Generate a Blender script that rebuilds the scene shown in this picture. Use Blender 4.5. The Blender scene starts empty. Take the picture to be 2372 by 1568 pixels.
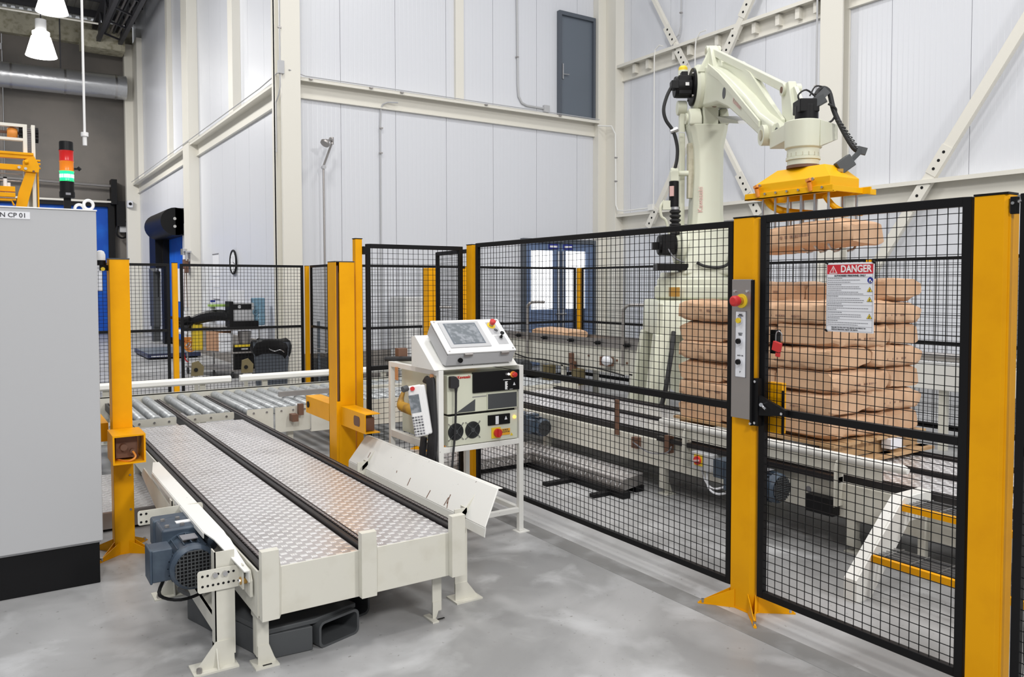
import bpy, math, random
from math import sin, cos, pi, radians
from mathutils import Vector, Matrix

SC = bpy.context.scene
COL = SC.collection
# ---------------------------------------------------------------- camera
YAW, PITCH, ROLL = radians(33.45), radians(2.2), radians(-0.077)
cd = bpy.data.cameras.new('camera'); cam = bpy.data.objects.new('camera', cd); COL.objects.link(cam)
_f = Vector((sin(YAW)*cos(PITCH), cos(YAW)*cos(PITCH), -sin(PITCH)))
_r = Vector((cos(YAW), -sin(YAW), 0)); _u = _r.cross(_f)
r2 = _r*cos(ROLL) + _u*sin(ROLL); u2 = -_r*sin(ROLL) + _u*cos(ROLL)
cam.matrix_world = Matrix(((r2.x, u2.x, -_f.x, 0), (r2.y, u2.y, -_f.y, 0), (r2.z, u2.z, -_f.z, 1.7), (0, 0, 0, 1)))
cd.sensor_width = 36; cd.lens = 1820/2372*36; cd.shift_y = -55/2372; cd.clip_start = .05; cd.clip_end = 200
SC.camera = cam
# ---------------------------------------------------------------- world and light
w = bpy.data.worlds.new('world'); SC.world = w; w.use_nodes = True
w.node_tree.nodes['Background'].inputs[0].default_value = (.93, .96, 1, 1)
w.node_tree.nodes['Background'].inputs[1].default_value = WORLD_STRENGTH = .46
def area(name, loc, size, power, target, color=(1, .98, .95)):
    l = bpy.data.lights.new(name, 'AREA'); l.shape = 'DISK'; l.size = size; l.energy = power; l.color = color
    o = bpy.data.objects.new(name, l); COL.objects.link(o); o.location = loc
    o.rotation_euler = (Vector(target)-Vector(loc)).to_track_quat('-Z', 'Y').to_euler(); return o
area('hall_and_fill_light', (1.5, 1.5, 9.5), 1.2, 170, (2.5, 4, 0))
area('hall_and_fill_light', (7.5, 2.0, 9.8), 1.2, 95, (7.0, 4, 0))
area('hall_and_fill_light', (2.2, 8.0, 9.8), 1.2, 210, (3.0, 8.5, 0))
area('hall_and_fill_light', (4.6, 3.4, 9.3), 1.0, 130, (5.0, 3.9, 0))  # unseen lamp added over the cell to brighten the sacks
area('hall_and_fill_light', (7.4, 8.0, 9.8), 1.2, 170, (7.4, 9, 0))
area('hall_and_fill_light', (-3.0, 4.0, 9.5), 1.4, 220, (1, 5, 0))
area('hall_and_fill_light', (-2.5, -6.0, 8.0), 1.6, 620, (1.5, 5, .5))  # unseen frontal fill added behind the camera for faces turned toward it
area('hall_and_fill_light', (5.5, -6.5, 8.0), 1.6, 620, (4.5, 5, .5))  # second unseen fill added behind the camera
area('hall_and_fill_light', (-2.0, 16.0, 8.6), 1.4, 620, (2.5, 17, 0))
area('hall_and_fill_light', (-0.5, 24.0, 7.4), 1.2, 520, (1.8, 25, 0))
VS = SC.view_settings
VS.view_transform = 'Standard'; VS.look = 'None'; VS.gamma = 1; VS.use_curve_mapping = False; VS.exposure = -0.33
SC.cycles.max_bounces = 6; SC.cycles.diffuse_bounces = 3; SC.cycles.glossy_bounces = 3

# ---------------------------------------------------------------- materials
M = {}
def mat(name, col, rough=.5, metal=0, spec=.5, emit=None, estr=0, alpha=None, noise=None, bump=None, trans=0, coat=0):
    m = bpy.data.materials.new(name); m.use_nodes = True; nt = m.node_tree; b = nt.nodes['Principled BSDF']
    b.inputs['Base Color'].default_value = (*col, 1); b.inputs['Roughness'].default_value = rough
    b.inputs['Metallic'].default_value = metal; b.inputs['Specular IOR Level'].default_value = spec
    if coat: b.inputs['Coat Weight'].default_value = coat
    if trans: b.inputs['Transmission Weight'].default_value = trans
    if emit: b.inputs['Emission Color'].default_value = (*emit, 1); b.inputs['Emission Strength'].default_value = estr
    N = nt.nodes; L = nt.links
    if noise:   # (scale, colour2, lo, hi, detail) patchy second colour
        sc, c2, lo, hi = noise[:4]
        tc = N.new('ShaderNodeTexCoord'); nz = N.new('ShaderNodeTexNoise'); nz.inputs['Scale'].default_value = sc
        nz.inputs['Detail'].default_value = noise[4] if len(noise) > 4 else 4
        mr = N.new('ShaderNodeMapRange'); mr.inputs[1].default_value = lo; mr.inputs[2].default_value = hi
        mx = N.new('ShaderNodeMix'); mx.data_type = 'RGBA'; mx.inputs[6].default_value = (*col, 1); mx.inputs[7].default_value = (*c2, 1)
        L.new(tc.outputs['Object'], nz.inputs['Vector']); L.new(nz.outputs['Fac'], mr.inputs[0]); L.new(mr.outputs[0], mx.inputs[0]); L.new(mx.outputs[2], b.inputs['Base Color'])
    if bump:    # (scale, strength)
        tc = N.new('ShaderNodeTexCoord'); nz = N.new('ShaderNodeTexNoise'); nz.inputs['Scale'].default_value = bump[0]; nz.inputs['Detail'].default_value = 5
        bp = N.new('ShaderNodeBump'); bp.inputs['Strength'].default_value = bump[1]; bp.inputs['Distance'].default_value = .01
        L.new(tc.outputs['Object'], nz.inputs['Vector']); L.new(nz.outputs['Fac'], bp.inputs['Height']); L.new(bp.outputs[0], b.inputs['Normal'])
    M[name] = m; return m
mat('panel', (.74, .755, .80), .32, spec=.5)
mat('cream_steel', (.80, .775, .70), .45)
mat('conveyor_cream', (.69, .675, .60), .38, noise=(9, (.63, .61, .53), .5, .75))
mat('white_plate', (.86, .855, .82), .35, noise=(60, (.16, .14, .12), .74, .78, 2))
mat('robot', (.70, .715, .585), .38, noise=(6, (.69, .69, .56), .5, .8))
mat('robot_text', (.66, .42, .38), .5)
mat('yellow', (.88, .40, .001), .42, spec=.2, noise=(5, (.81, .355, .001), .45, .7))
mat('gripper_yellow', (.88, .46, .002), .45, spec=.25)
mat('black', (.008, .008, .009), .45, spec=.2)
mat('black_rubber', (.02, .02, .022), .6)
mat('dark_grey', (.07, .075, .08), .5)
mat('wire', (.008, .008, .009), .5, spec=.15)
mat('motor', (.045, .065, .095), .42, noise=(14, (.07, .10, .135), .5, .75))
mat('steel', (.55, .55, .56), .32, metal=1)
mat('dull_steel', (.42, .40, .39), .42, metal=.85)
mat('chrome', (.8, .8, .82), .12, metal=1)
mat('roller', (.47, .49, .50), .45, metal=.35, noise=(18, (.33, .34, .35), .52, .62))
mat('checker', (.66, .64, .65), .34, metal=.7, noise=(3.2, (.46, .43, .43), .5, .8))
mat('tread', (.95, .95, .95), .22, metal=.55)
mat('chain', (.14, .125, .125), .35, metal=.8)
mat('chain_rail', (.022, .020, .022), .42, spec=.3)
mat('cabinet_grey', (.50, .505, .52), .4, bump=(400, .03))
mat('white', (.85, .85, .85), .4)
mat('paper', (.82, .83, .87), .6)
mat('red', (.62, .03, .03), .4)
mat('sign_red', (.60, .02, .035), .5)
mat('ink', (.05, .05, .06), .6)
mat('grey_ink', (.22, .22, .24), .6)
mat('text_red', (.55, .02, .02), .5)
mat('blue', (.006, .085, .50), .55, spec=.3, noise=(2.0, (.01, .13, .62), .45, .7))
mat('sign_blue', (.01, .02, .28), .5)
mat('door_grey', (.13, .155, .19), .4)
mat('door_blue', (.14, .20, .34), .45)
mat('frame_grey', (.09, .105, .13), .4)
mat('concrete_wall', (.23, .21, .19), .8, noise=(.7, (.165, .155, .145), .4, .7, 8))
mat('plinth', (.28, .255, .235), .8, noise=(3, (.2, .185, .17), .4, .7))
mat('kraft', (.66, .43, .275), .6, spec=.3, noise=(5, (.57, .345, .205), .42, .72), bump=(16, .35))
mat('kraft_print', (.33, .20, .14), .7)
mat('wood', (.55, .36, .19), .6, noise=(7, (.42, .25, .12), .4, .7))
mat('foil', (.55, .56, .58), .3, metal=.7, bump=(7, .8))
mat('deck', (.30, .29, .27), .5, metal=.3)
mat('dark_steel', (.045, .045, .052), .5)
mat('sign_yellow', (.85, .62, .03), .5)
mat('label_orange', (.85, .42, .03), .5)
mat('amber', (.80, .22, .01), .3, emit=(1, .25, .0), estr=.15)
mat('lamp_red', (.55, .01, .01), .3, emit=(.8, .02, .01), estr=.12)
mat('lamp_green', (.0, .5, .15), .3, emit=(.02, 1, .28), estr=1.6)
mat('lamp_core', (.5, 1, .8), .3, emit=(.55, 1, .85), estr=6)
mat('lamp_white', (1, 1, 1), .3, emit=(1, .97, .93), estr=9)
mat('lamp_amber', (1, .6, .1), .3, emit=(1, .5, .08), estr=3)
mat('screen', (.16, .18, .20), .25, noise=(26, (.30, .32, .35), .45, .6, 8))
mat('screen_dark', (.07, .075, .085), .2)
mat('daylight', (1, 1, 1), .4, emit=(.93, .96, 1), estr=2.0)
mat('brass', (.55, .32, .08), .35, metal=.7)
mat('orange', (.80, .30, .05), .5)
mat('brown', (.16, .08, .05), .6)
mat('copper_cap', (.60, .28, .12), .5)
mat('cardboard', (.48, .27, .16), .7)
mat('jug_blue', (.28, .48, .62), .15, trans=.35)
mat('olive', (.15, .12, .055), .5)
mat('bin_grey', (.09, .105, .13), .5)
mat('navy', (.022, .03, .08), .4)
mat('green_label', (.35, .55, .12), .5)
mat('pink_label', (.70, .45, .42), .5)
mat('dirty_cream', (.55, .52, .40), .55, noise=(6, (.30, .27, .17), .45, .7))
mat('floor_shadow', (.22, .218, .215), .5, noise=(4, (.33, .33, .335), .45, .65, 6))  # mottled dark grey, the fence frame's shadow painted as a floor tone
mat('dirty_yellow', (.55, .30, .03), .6, noise=(9, (.22, .12, .04), .45, .65))
mat('glass_tint', (.30, .55, .58), .08, trans=.85)

def concrete_floor():
    m = bpy.data.materials.new('concrete_floor'); m.use_nodes = True; nt = m.node_tree; N = nt.nodes; L = nt.links; b = N['Principled BSDF']
    tc = N.new('ShaderNodeTexCoord')
    def noise(sc, det, lo, hi, dist=0):
        n = N.new('ShaderNodeTexNoise'); n.inputs['Scale'].default_value = sc; n.inputs['Detail'].default_value = det; n.inputs['Distortion'].default_value = dist
        L.new(tc.outputs['Object'], n.inputs['Vector'])
        r = N.new('ShaderNodeMapRange'); r.inputs[1].default_value = lo; r.inputs[2].default_value = hi; L.new(n.outputs['Fac'], r.inputs[0]); return r
    def mix(fac, a, c):
        x = N.new('ShaderNodeMix'); x.data_type = 'RGBA'; L.new(fac, x.inputs[0])
        for s, v in ((x.inputs[6], a), (x.inputs[7], c)):
            if isinstance(v, tuple): s.default_value = (*v, 1)
            else: L.new(v, s)
        return x.outputs[2]
    c1 = mix(noise(.75, 6, .42, .60, .8).outputs[0], (.42, .42, .425), (.27, .27, .272))
    c2 = mix(noise(2.3, 6, .52, .7, .4).outputs[0], c1, (.52, .525, .535))
    c3 = mix(noise(38, 3, .66, .74).outputs[0], c2, (.24, .235, .23))
    L.new(c3, b.inputs['Base Color'])
    r = noise(3, 4, .3, .7)
    r.inputs[3].default_value = .28; r.inputs[4].default_value = .5; L.new(r.outputs[0], b.inputs['Roughness'])
    b.inputs['Specular IOR Level'].default_value = .5
    M['floor'] = m
concrete_floor()

# ---------------------------------------------------------------- mesh helpers
class MB:
    def __init__(s): s.v = []; s.f = []
    def add(s, vs, fs):
        n = len(s.v); s.v += [tuple(v) for v in vs]; s.f += [tuple(i+n for i in f) for f in fs]; return s
    def box(s, x0, x1, y0, y1, z0, z1):
        if x0 > x1: x0, x1 = x1, x0
        if y0 > y1: y0, y1 = y1, y0
        if z0 > z1: z0, z1 = z1, z0
        return s.add([(x0,y0,z0),(x1,y0,z0),(x1,y1,z0),(x0,y1,z0),(x0,y0,z1),(x1,y0,z1),(x1,y1,z1),(x0,y1,z1)],
                     [(0,3,2,1),(4,5,6,7),(0,1,5,4),(1,2,6,5),(2,3,7,6),(3,0,4,7)])
    def obox(s, c, ax, ay, az):  # centre and three half vectors
        c, ax, ay, az = map(Vector, (c, ax, ay, az)); vs = []
        for k in (-1, 1):
            for i, j in ((-1,-1),(1,-1),(1,1),(-1,1)): vs.append(c+ax*i+ay*j+az*k)
        return s.add(vs, [(0,3,2,1),(4,5,6,7),(0,1,5,4),(1,2,6,5),(2,3,7,6),(3,0,4,7)])
    def bar(s, p0, p1, w, h=None, up=(0, 0, 1)):
        p0, p1 = Vector(p0), Vector(p1); d = p1-p0; h = w if h is None else h; up = Vector(up)
        if abs(d.normalized().dot(up)) > .99: up = Vector((1, 0, 0))
        a = d.cross(up).normalized(); b = a.cross(d).normalized()
        return s.obox((p0+p1)/2, a*w/2, d/2, b*h/2)
    def cyl(s, p0, p1, r, n=16, r2=None, caps=True):
        p0, p1 = Vector(p0), Vector(p1); d = (p1-p0).normalized(); r2 = r if r2 is None else r2
        a = d.cross(Vector((0, 0, 1)))
        if a.length < .01: a = d.cross(Vector((1, 0, 0)))
        a.normalize(); b = d.cross(a); vs = []
        for k in range(n):
            t = 2*pi*k/n; e = a*cos(t)+b*sin(t); vs += [p0+e*r, p1+e*r2]
        fs = [(2*k, 2*k+1, (2*k+3) % (2*n), (2*k+2) % (2*n)) for k in range(n)]
        if caps: fs += [tuple(2*k for k in range(n)), tuple(2*k+1 for k in reversed(range(n)))]
        return s.add(vs, fs)
    def tube(s, pts, r, n=8, smooth=0):
        pts = [Vector(p) for p in pts]
        if smooth:
            q = []
            for i in range(len(pts)-1):
                a, b, c, d = pts[max(i-1, 0)], pts[i], pts[i+1], pts[min(i+2, len(pts)-1)]
                for k in range(smooth):
                    t = k/smooth
                    q.append(.5*((2*b)+(c-a)*t+(2*a-5*b+4*c-d)*t*t+(3*b-a-3*c+d)*t**3))
            q.append(pts[-1]); pts = q
            if isinstance(r, (list, tuple)): R = r; r = [R[min(int(i/smooth), len(R)-1)]*(1-(i % smooth)/smooth)+R[min(int(i/smooth)+1, len(R)-1)]*((i % smooth)/smooth) for i in range(len(pts))]
        vs = []; up = None
        for i, p in enumerate(pts):
            d = (pts[min(i+1, len(pts)-1)]-pts[max(i-1, 0)]).normalized()
            if up is None:
                up = d.cross(Vector((0, 0, 1)))
                if up.length < .05: up = d.cross(Vector((1, 0, 0)))
            up = (up-d*up.dot(d)).normalized(); b = d.cross(up)
            rr = r[i] if isinstance(r, (list, tuple)) else r
            for k in range(n):
                t = 2*pi*k/n; vs.append(p+up*cos(t)*rr+b*sin(t)*rr)
        fs = [(i*n+k, i*n+(k+1) % n, (i+1)*n+(k+1) % n, (i+1)*n+k) for i in range(len(pts)-1) for k in range(n)]
        m = len(pts)-1; fs += [tuple(reversed(range(n))), tuple(m*n+k for k in range(n))]
        return s.add(vs, fs)
    def prism(s, poly, off):
        off = Vector(off); n = len(poly); P = [Vector(p) for p in poly]
        return s.add(P+[p+off for p in P], [tuple(reversed(range(n))), tuple(range(n, 2*n))]+[(k, (k+1) % n, n+(k+1) % n, n+k) for k in range(n)])
    def lathe(s, c, ax, prof, n=20):  # prof: (distance along axis, radius)
        c, d = Vector(c), Vector(ax).normalized(); a = d.cross(Vector((0, 0, 1)))
        if a.length < .01: a = Vector((1, 0, 0))
        a.normalize(); b = d.cross(a); vs = []
        for h, r in prof:
            for k in range(n):
                t = 2*pi*k/n; vs.append(c+d*h+(a*cos(t)+b*sin(t))*r)
        m = len(prof)-1
        fs = [(i*n+k, i*n+(k+1) % n, (i+1)*n+(k+1) % n, (i+1)*n+k) for i in range(m) for k in range(n)]
        fs += [tuple(reversed(range(n))), tuple(m*n+k for k in range(n))]
        return s.add(vs, fs)
    def torus(s, c, ax, R, r, n=20, m=8):
        c, d = Vector(c), Vector(ax).normalized(); a = d.cross(Vector((0, 0, 1)))
        if a.length < .01: a = Vector((1, 0, 0))
        a.normalize(); b = d.cross(a); vs = []
        for k in range(n):
            t = 2*pi*k/n; e = a*cos(t)+b*sin(t)
            for j in range(m):
                q = 2*pi*j/m; vs.append(c+e*(R+r*cos(q))+d*r*sin(q))
        return s.add(vs, [(k*m+j, ((k+1) % n)*m+j, ((k+1) % n)*m+(j+1) % m, k*m+(j+1) % m) for k in range(n) for j in range(m)])
    def ball(s, c, rx, ry=None, rz=None, n=12, m=8):
        ry = rx if ry is None else ry; rz = rx if rz is None else rz; c = Vector(c); vs = []
        for i in range(m+1):
            ph = pi*i/m
            for k in range(n):
                t = 2*pi*k/n; vs.append(c+Vector((rx*sin(ph)*cos(t), ry*sin(ph)*sin(t), rz*cos(ph))))
        return s.add(vs, [(i*n+k, (i+1)*n+k, (i+1)*n+(k+1) % n, i*n+(k+1) % n) for i in range(m) for k in range(n)])
    def poly(s, pts): return s.add(pts, [tuple(range(len(pts)))])
def B(*a): return MB().box(*a)

def org(o):
    v = Vector((0, 0, 0))
    while o: v += o.location; o = o.parent
    return v
def obj(name, mb, m, parent=None, bev=0, sharp=35, kind=None, seg=2, label=None):
    me = bpy.data.meshes.new(name); o0 = org(parent) if parent else Vector((0, 0, 0))
    me.from_pydata([(v[0]-o0.x, v[1]-o0.y, v[2]-o0.z) for v in mb.v], [], mb.f); me.validate(); me.update()
    import bmesh
    bm = bmesh.new(); bm.from_mesh(me); bmesh.ops.remove_doubles(bm, verts=bm.verts, dist=1e-6) if len(bm.verts) < 60000 and not kind else None
    bmesh.ops.recalc_face_normals(bm, faces=bm.faces); bm.to_mesh(me); bm.free()
    me.polygons.foreach_set('use_smooth', [True]*len(me.polygons)); me.set_sharp_from_angle(angle=radians(sharp))
    me.materials.append(M[m] if isinstance(m, str) else m)
    o = bpy.data.objects.new(name, me); COL.objects.link(o)
    if parent: o.parent = parent
    if bev:
        b = o.modifiers.new('bevel', 'BEVEL'); b.width = bev; b.segments = seg; b.limit_method = 'ANGLE'; b.angle_limit = radians(40); b.harden_normals = True
    if kind: o['kind'] = kind
    if label: o['label'] = label
    return o
def thing(name, label, cat, loc=(0, 0, 0), group=None):
    o = bpy.data.objects.new(name, None); o.empty_display_size = .1; COL.objects.link(o); o.location = loc
    o['label'] = label; o['category'] = cat
    if group: o['group'] = group
    return o
def struct(name, mb, m, parent=None, **k):
    o = obj(name, mb, m, parent, **k)
    if not parent: o['kind'] = 'structure'
    return o
def sempty(name, loc=(0, 0, 0)):
    o = bpy.data.objects.new(name, None); COL.objects.link(o); o.location = loc; o['kind'] = 'structure'; return o
def copy_tree(o, parent=None):
    c = o.copy(); COL.objects.link(c)
    if parent: c.parent = parent
    for ch in list(o.children): copy_tree(ch, c)
    return c
def text(name, s, size, loc, xdir, ydir, m, parent, ext=.0006, align='CENTER', bold=0, sx=1):
    cu = bpy.data.curves.new(name, 'FONT'); cu.body = s; cu.size = size; cu.align_x = align; cu.align_y = 'CENTER'; cu.extrude = ext; cu.offset = bold; cu.resolution_u = 3
    t = bpy.data.objects.new(name, cu); COL.objects.link(t)
    dg = bpy.context.evaluated_depsgraph_get(); me = bpy.data.meshes.new_from_object(t.evaluated_get(dg)); bpy.data.objects.remove(t)
    X = Vector(xdir).normalized(); Y = Vector(ydir).normalized(); Z = X.cross(Y)
    o0 = org(parent) if parent else Vector((0, 0, 0)); L = Vector(loc)-o0
    for v in me.vertices: p = v.co.copy(); v.co = L+X*p.x*sx+Y*p.y+Z*p.z
    me.materials.clear(); me.materials.append(M[m]); me.name = name
    o = bpy.data.objects.new(name, me); COL.objects.link(o); o.parent = parent; return o
def rounded_rect(x0, x1, z0, z1, r, n=4):
    pts = []
    for cx, cz, a in ((x1-r, z0+r, -90), (x1-r, z1-r, 0), (x0+r, z1-r, 90), (x0+r, z0+r, 180)):
        for k in range(n+1): t = radians(a+90*k/n); pts.append((cx+r*cos(t), cz+r*sin(t)))
    return pts

# ================================================================ SETTING
fl = struct('floor', B(-12, 16, -8, 34, -.2, 0), 'floor')
struct('floor_shadow_strip', B(3.02, 3.16, -6, 12.5, 0, .0012), 'floor_shadow')
# the strip above is the fence frame's shadow laid on the floor as colour
# wall_back : insulated panels in the cell corner
def wall(name, axis, pos, a0, a1, width, first, z1, thick=.12, m='panel', out=-1):
    """axis 'y': plane Y=pos running in X; axis 'x': plane X=pos running in Y. out = side the room is on."""
    root = sempty(name, (0, 0, 0))
    cuts = [a0]; c = first
    while c < a1: 
        if c > a0+.02: cuts.append(c)
        c += width
    cuts.append(a1); g = .004
    if axis == 'y': obj('backing', B(a0, a1, pos+.02 if out < 0 else pos-.12, pos+.12 if out < 0 else pos-.02, 0, z1), 'grey_ink', root)
    else: obj('backing', B(pos+.02 if out < 0 else pos-.12, pos+.12 if out < 0 else pos-.02, a0, a1, 0, z1), 'grey_ink', root)
    for k in range(len(cuts)-1):
        p, q = cuts[k]+g, cuts[k+1]-g; mb = MB(); n = max(2, int(round((q-p)/.085)))
        # face with shallow micro ribs
        xs = [p+(q-p)*i/n for i in range(n+1)]; prof = []
        for i in range(n): prof += [(xs[i], 0), (xs[i]+(q-p)/n*.8, 0), (xs[i]+(q-p)/n*.9, .0012)]
        prof.append((q, 0)); s_ = 1 if out < 0 else -1
        top = [(u, pos+s_*d) for u, d in prof]; base = [(q, pos+s_*.02), (p, pos+s_*.02)]
        poly = [(u, v, .0) if axis == 'y' else (v, u, .0) for u, v in top+base]
        mb.prism(poly, (0, 0, z1)); obj('panel', mb, m, root, sharp=2)
    return root
wall('wall_back', 'y', 13.4, 4.37, 11.42, 1.062, 5.219, 10.9)
wall('wall_right', 'x', 11.42, -6, 13.4, 1.164, -5.94, 10.9)
wall('wall_left', 'x', 4.37, 13.52, 31, 1.1, 14.0, 10.9)
we = sempty('wall_end')
for a, b in ((-12, -8.5), (-8.49, -3.9), (-3.89, .42), (.43, 4.49)):
    obj('panel', B(a+.006, b-.006, 31, 31.25, 0, 10.0), 'concrete_wall', we, bev=.01)
# roof deck over the far bay with ribs, purlins and edge beam
ce = sempty('ceiling')
mb = MB(); poly = []
n = 70; x0, x1 = -12, 4.49
for i in range(n):
    a = x0+(x1-x0)*i/n; wd = (x1-x0)/n; poly += [(a, 20, 11.0), (a+wd*.45, 20, 11.0), (a+wd*.5, 20, 10.93), (a+wd*.95, 20, 10.93)]
poly += [(x1, 20, 11.2), (x0, 20, 11.2)]
mb.prism(poly, (0, 11.3, 0)); obj('roof_sheet', mb, 'deck', ce)
for y in (21.6, 23.3, 25.0, 26.7, 28.4, 30.1):
    obj('purlin', MB().box(-12, 4.3, y-.04, y+.04, 10.7, 10.92), 'dark_steel', ce)
obj('roof_sheet', B(-12, 16, -8, 20, 11.2, 11.3), 'deck', ce) if False else None
struct('trim_1', B(-12, 4.3, 30.72, 31, 9.95, 10.75), 'dirty_cream')
# columns
struct('trim_2', MB().box(4.03, 4.35, 12.95, 13.02, 0, 10.9).box(4.03, 4.35, 13.32, 13.4, 0, 10.9).box(4.16, 4.22, 13.02, 13.32, 0, 10.9).box(4.03,4.12,13.3,13.5,0,10.9), 'cream_steel', bev=.006)
struct('trim_3', MB().box(10.97, 11.18, 13.22, 13.4, 0, 10.9).box(11.18, 11.42, 12.9, 13.4, 0, 10.9), 'cream_steel', bev=.006)
struct('trim_4', MB().box(11.2, 11.24, 7.55, 7.95, 0, 10.9).box(11.38, 11.42, 7.55, 7.95, 0, 10.9).box(11.24, 11.38, 7.72, 7.78, 0, 10.9), 'cream_steel', bev=.005)
struct('trim_5', MB().box(4.12, 4.17, 20.75, 21.45, 0, 10.9).box(4.17, 4.37, 20.75, 20.85, 0, 10.9), 'cream_steel', bev=.008)
struct('trim_6', MB().box(4.2, 4.37, 16.75, 17.1, 5.2, 10.9), 'cream_steel', bev=.005)
struct('trim_7', MB().box(4.25, 4.37, 24.0, 24.3, 5.2, 10.9), 'cream_steel', bev=.005)
struct('trim_8', MB().box(3.95, 4.37, 30.2, 30.5, 0, 10.0).box(4.2, 4.37, 29.2, 30.2, 5.2, 10.0), 'cream_steel', bev=.008)
struct('trim_9', MB().box(7.52, 7.70, 13.33, 13.4, 5.2, 10.9), 'cream_steel', bev=.004)
# girt beams: bright top flange over a recessed web
def girt(name, axis, pos, a0, a1, zt, dep=.22, side=-1):
    mb = MB()
    def bx(d0, d1, z0, z1):
        u, v = pos+side*d0, pos+side*d1
        if axis == 'y': mb.box(a0, a1, u, v, z0, z1)
        else: mb.box(u, v, a0, a1, z0, z1)
    bx(0, dep, zt-.035, zt); bx(dep-.012, dep, zt-.06, zt-.035); bx(.0, .035, zt-.30, zt-.035); bx(0, .07, zt-.32, zt-.30)
    return struct(name, mb, 'cream_steel')
girt('trim_10', 'y', 13.4, 4.35, 10.97, 5.22)
girt('trim_11', 'x', 4.37, 13.5, 20.75, 5.22); girt('trim_12', 'x', 4.37, 21.45, 30.2, 5.22)
girt('trim_13', 'x', 11.42, 7.95, 12.9, 6.36); girt('trim_14', 'x', 11.42, -6, 7.55, 6.36)
girt('trim_15', 'x', 11.42, 7.95, 12.9, 3.2); girt('trim_16', 'x', 11.42, -6, 7.55, 3.2)
# kerbs of bare concrete under the panels
struct('baseboard_left', MB().box(4.3, 4.37, 13.52, 23.4, 0, .62), 'plinth')
struct('baseboard_back', MB().box(4.4, 8.9, 13.3, 13.4, 0, .5), 'plinth')
struct('baseboard_right', B(11.33, 11.42, -6, 12.9, 0, .28), 'cabinet_grey')
# cleats under the upper right girt
for y in (12.45, 12.05, 11.3, 10.9, 10.2, 9.8, 9.35, 8.85, 8.45, 8.1):
    obj('cleat', B(11.28, 11.385, y-.04, y+.04, 6.12, 6.30), 'cream_steel', bpy.data.objects['trim_13'])

# upper grey door in the back wall
d = sempty('door_1')
obj('door_frame', MB().box(9.99, 10.05, 13.3, 13.42, 5.24, 7.42).box(10.9, 10.96, 13.3, 13.42, 5.24, 7.42).box(10.05, 10.9, 13.3, 13.42, 7.34, 7.42), 'frame_grey', d)
lf = obj('door_leaf', B(10.05, 10.9, 13.36, 13.41, 5.24, 7.34), 'door_grey', d)
obj('door_handle', MB().box(10.09, 10.12, 13.33, 13.36, 6.02, 6.34).cyl((10.1, 13.33, 6.12), (10.24, 13.30, 6.12), .012, 8), 'steel', lf)
# double glazed door in the back wall
d = sempty('door_2')
def frame_rect(mb, x0, x1, z0, z1, t, y0, y1):
    mb.box(x0, x0+t, y0, y1, z0, z1).box(x1-t, x1, y0, y1, z0, z1).box(x0+t, x1-t, y0, y1, z1-t, z1).box(x0+t, x1-t, y0, y1, z0, z0+t); return mb
obj('door_frame', MB().box(9.06, 9.13, 13.28, 13.42, 0, 2.65).box(10.92, 10.965, 13.28, 13.42, 0, 2.65).box(9.13, 10.92, 13.28, 13.42, 2.57, 2.65), 'frame_grey', d)
for (a, b, wa, wb) in ((9.14, 10.01, 9.27, 9.84), (10.03, 10.91, 10.17, 10.72)):
    mb = MB().box(a, wa, 13.32, 13.38, .02, 2.56).box(wb, b, 13.32, 13.38, .02, 2.56).box(wa, wb, 13.32, 13.38, 2.41, 2.56).box(wa, wb, 13.32, 13.38, .02, 1.18)
    lf = obj('door_leaf', mb, 'door_blue', d)
    obj('pane', B(wa, wb, 13.345, 13.355, 1.18, 2.41), 'daylight', lf)
    s0 = 9.72 if a < 9.5 else 10.1
    obj('door_sign', B(s0, s0+.24, 13.305, 13.32, 2.44, 2.55), 'sign_blue', lf)
    text('lettering', 'EXIT' if a < 9.5 else 'PUSH', .06, (s0+.12, 13.303, 2.495), (1, 0, 0), (0, 0, 1), 'white', lf) if False else obj('sign_text', MB().box(s0+.02, s0+.22, 13.30, 13.305, 2.475, 2.515), 'white', lf)
obj('pull_handle', MB().cyl((9.96, 13.29, .5), (9.96, 13.29, 2.4), .02, 8).cyl((10.07, 13.29, .5), (10.07, 13.29, 2.4), .02, 8).cyl((9.88, 13.28, 1.08), (10.16, 13.28, 1.08), .02, 8), 'steel', d)
# blue high speed door in the end wall with black guides
d = sempty('door_3')
obj('curtain', B(.1, 3.42, 30.85, 30.9, .03, 4.42), 'blue', d)
obj('guide', B(3.42, 3.62, 30.7, 31, 0, 4.7), 'black', d); obj('guide', B(-.1, .1, 30.7, 31, 0, 4.7), 'black', d)
obj('header', B(.1, 3.42, 30.7, 31, 4.42, 4.55), 'black', d)
obj('top_rail', B(.1, 3.6, 30.6, 30.7, 4.56, 4.62), 'cream_steel', d)
obj('barrel_tube', MB().cyl((-.2, 30.6, 5.22), (3.5, 30.6, 5.14), .05, 8), 'dull_steel', d)
obj('bracket_post', B(3.5, 3.68, 30.4, 30.9, 4.5, 5.36), 'black', d)
obj('drive_box', B(3.66, 3.93, 30.45, 30.9, 3.75, 4.62), 'black', d)
obj('notice', B(3.02, 3.2, 30.8, 30.85, 1.5, 2.4), 'paper', d)
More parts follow.
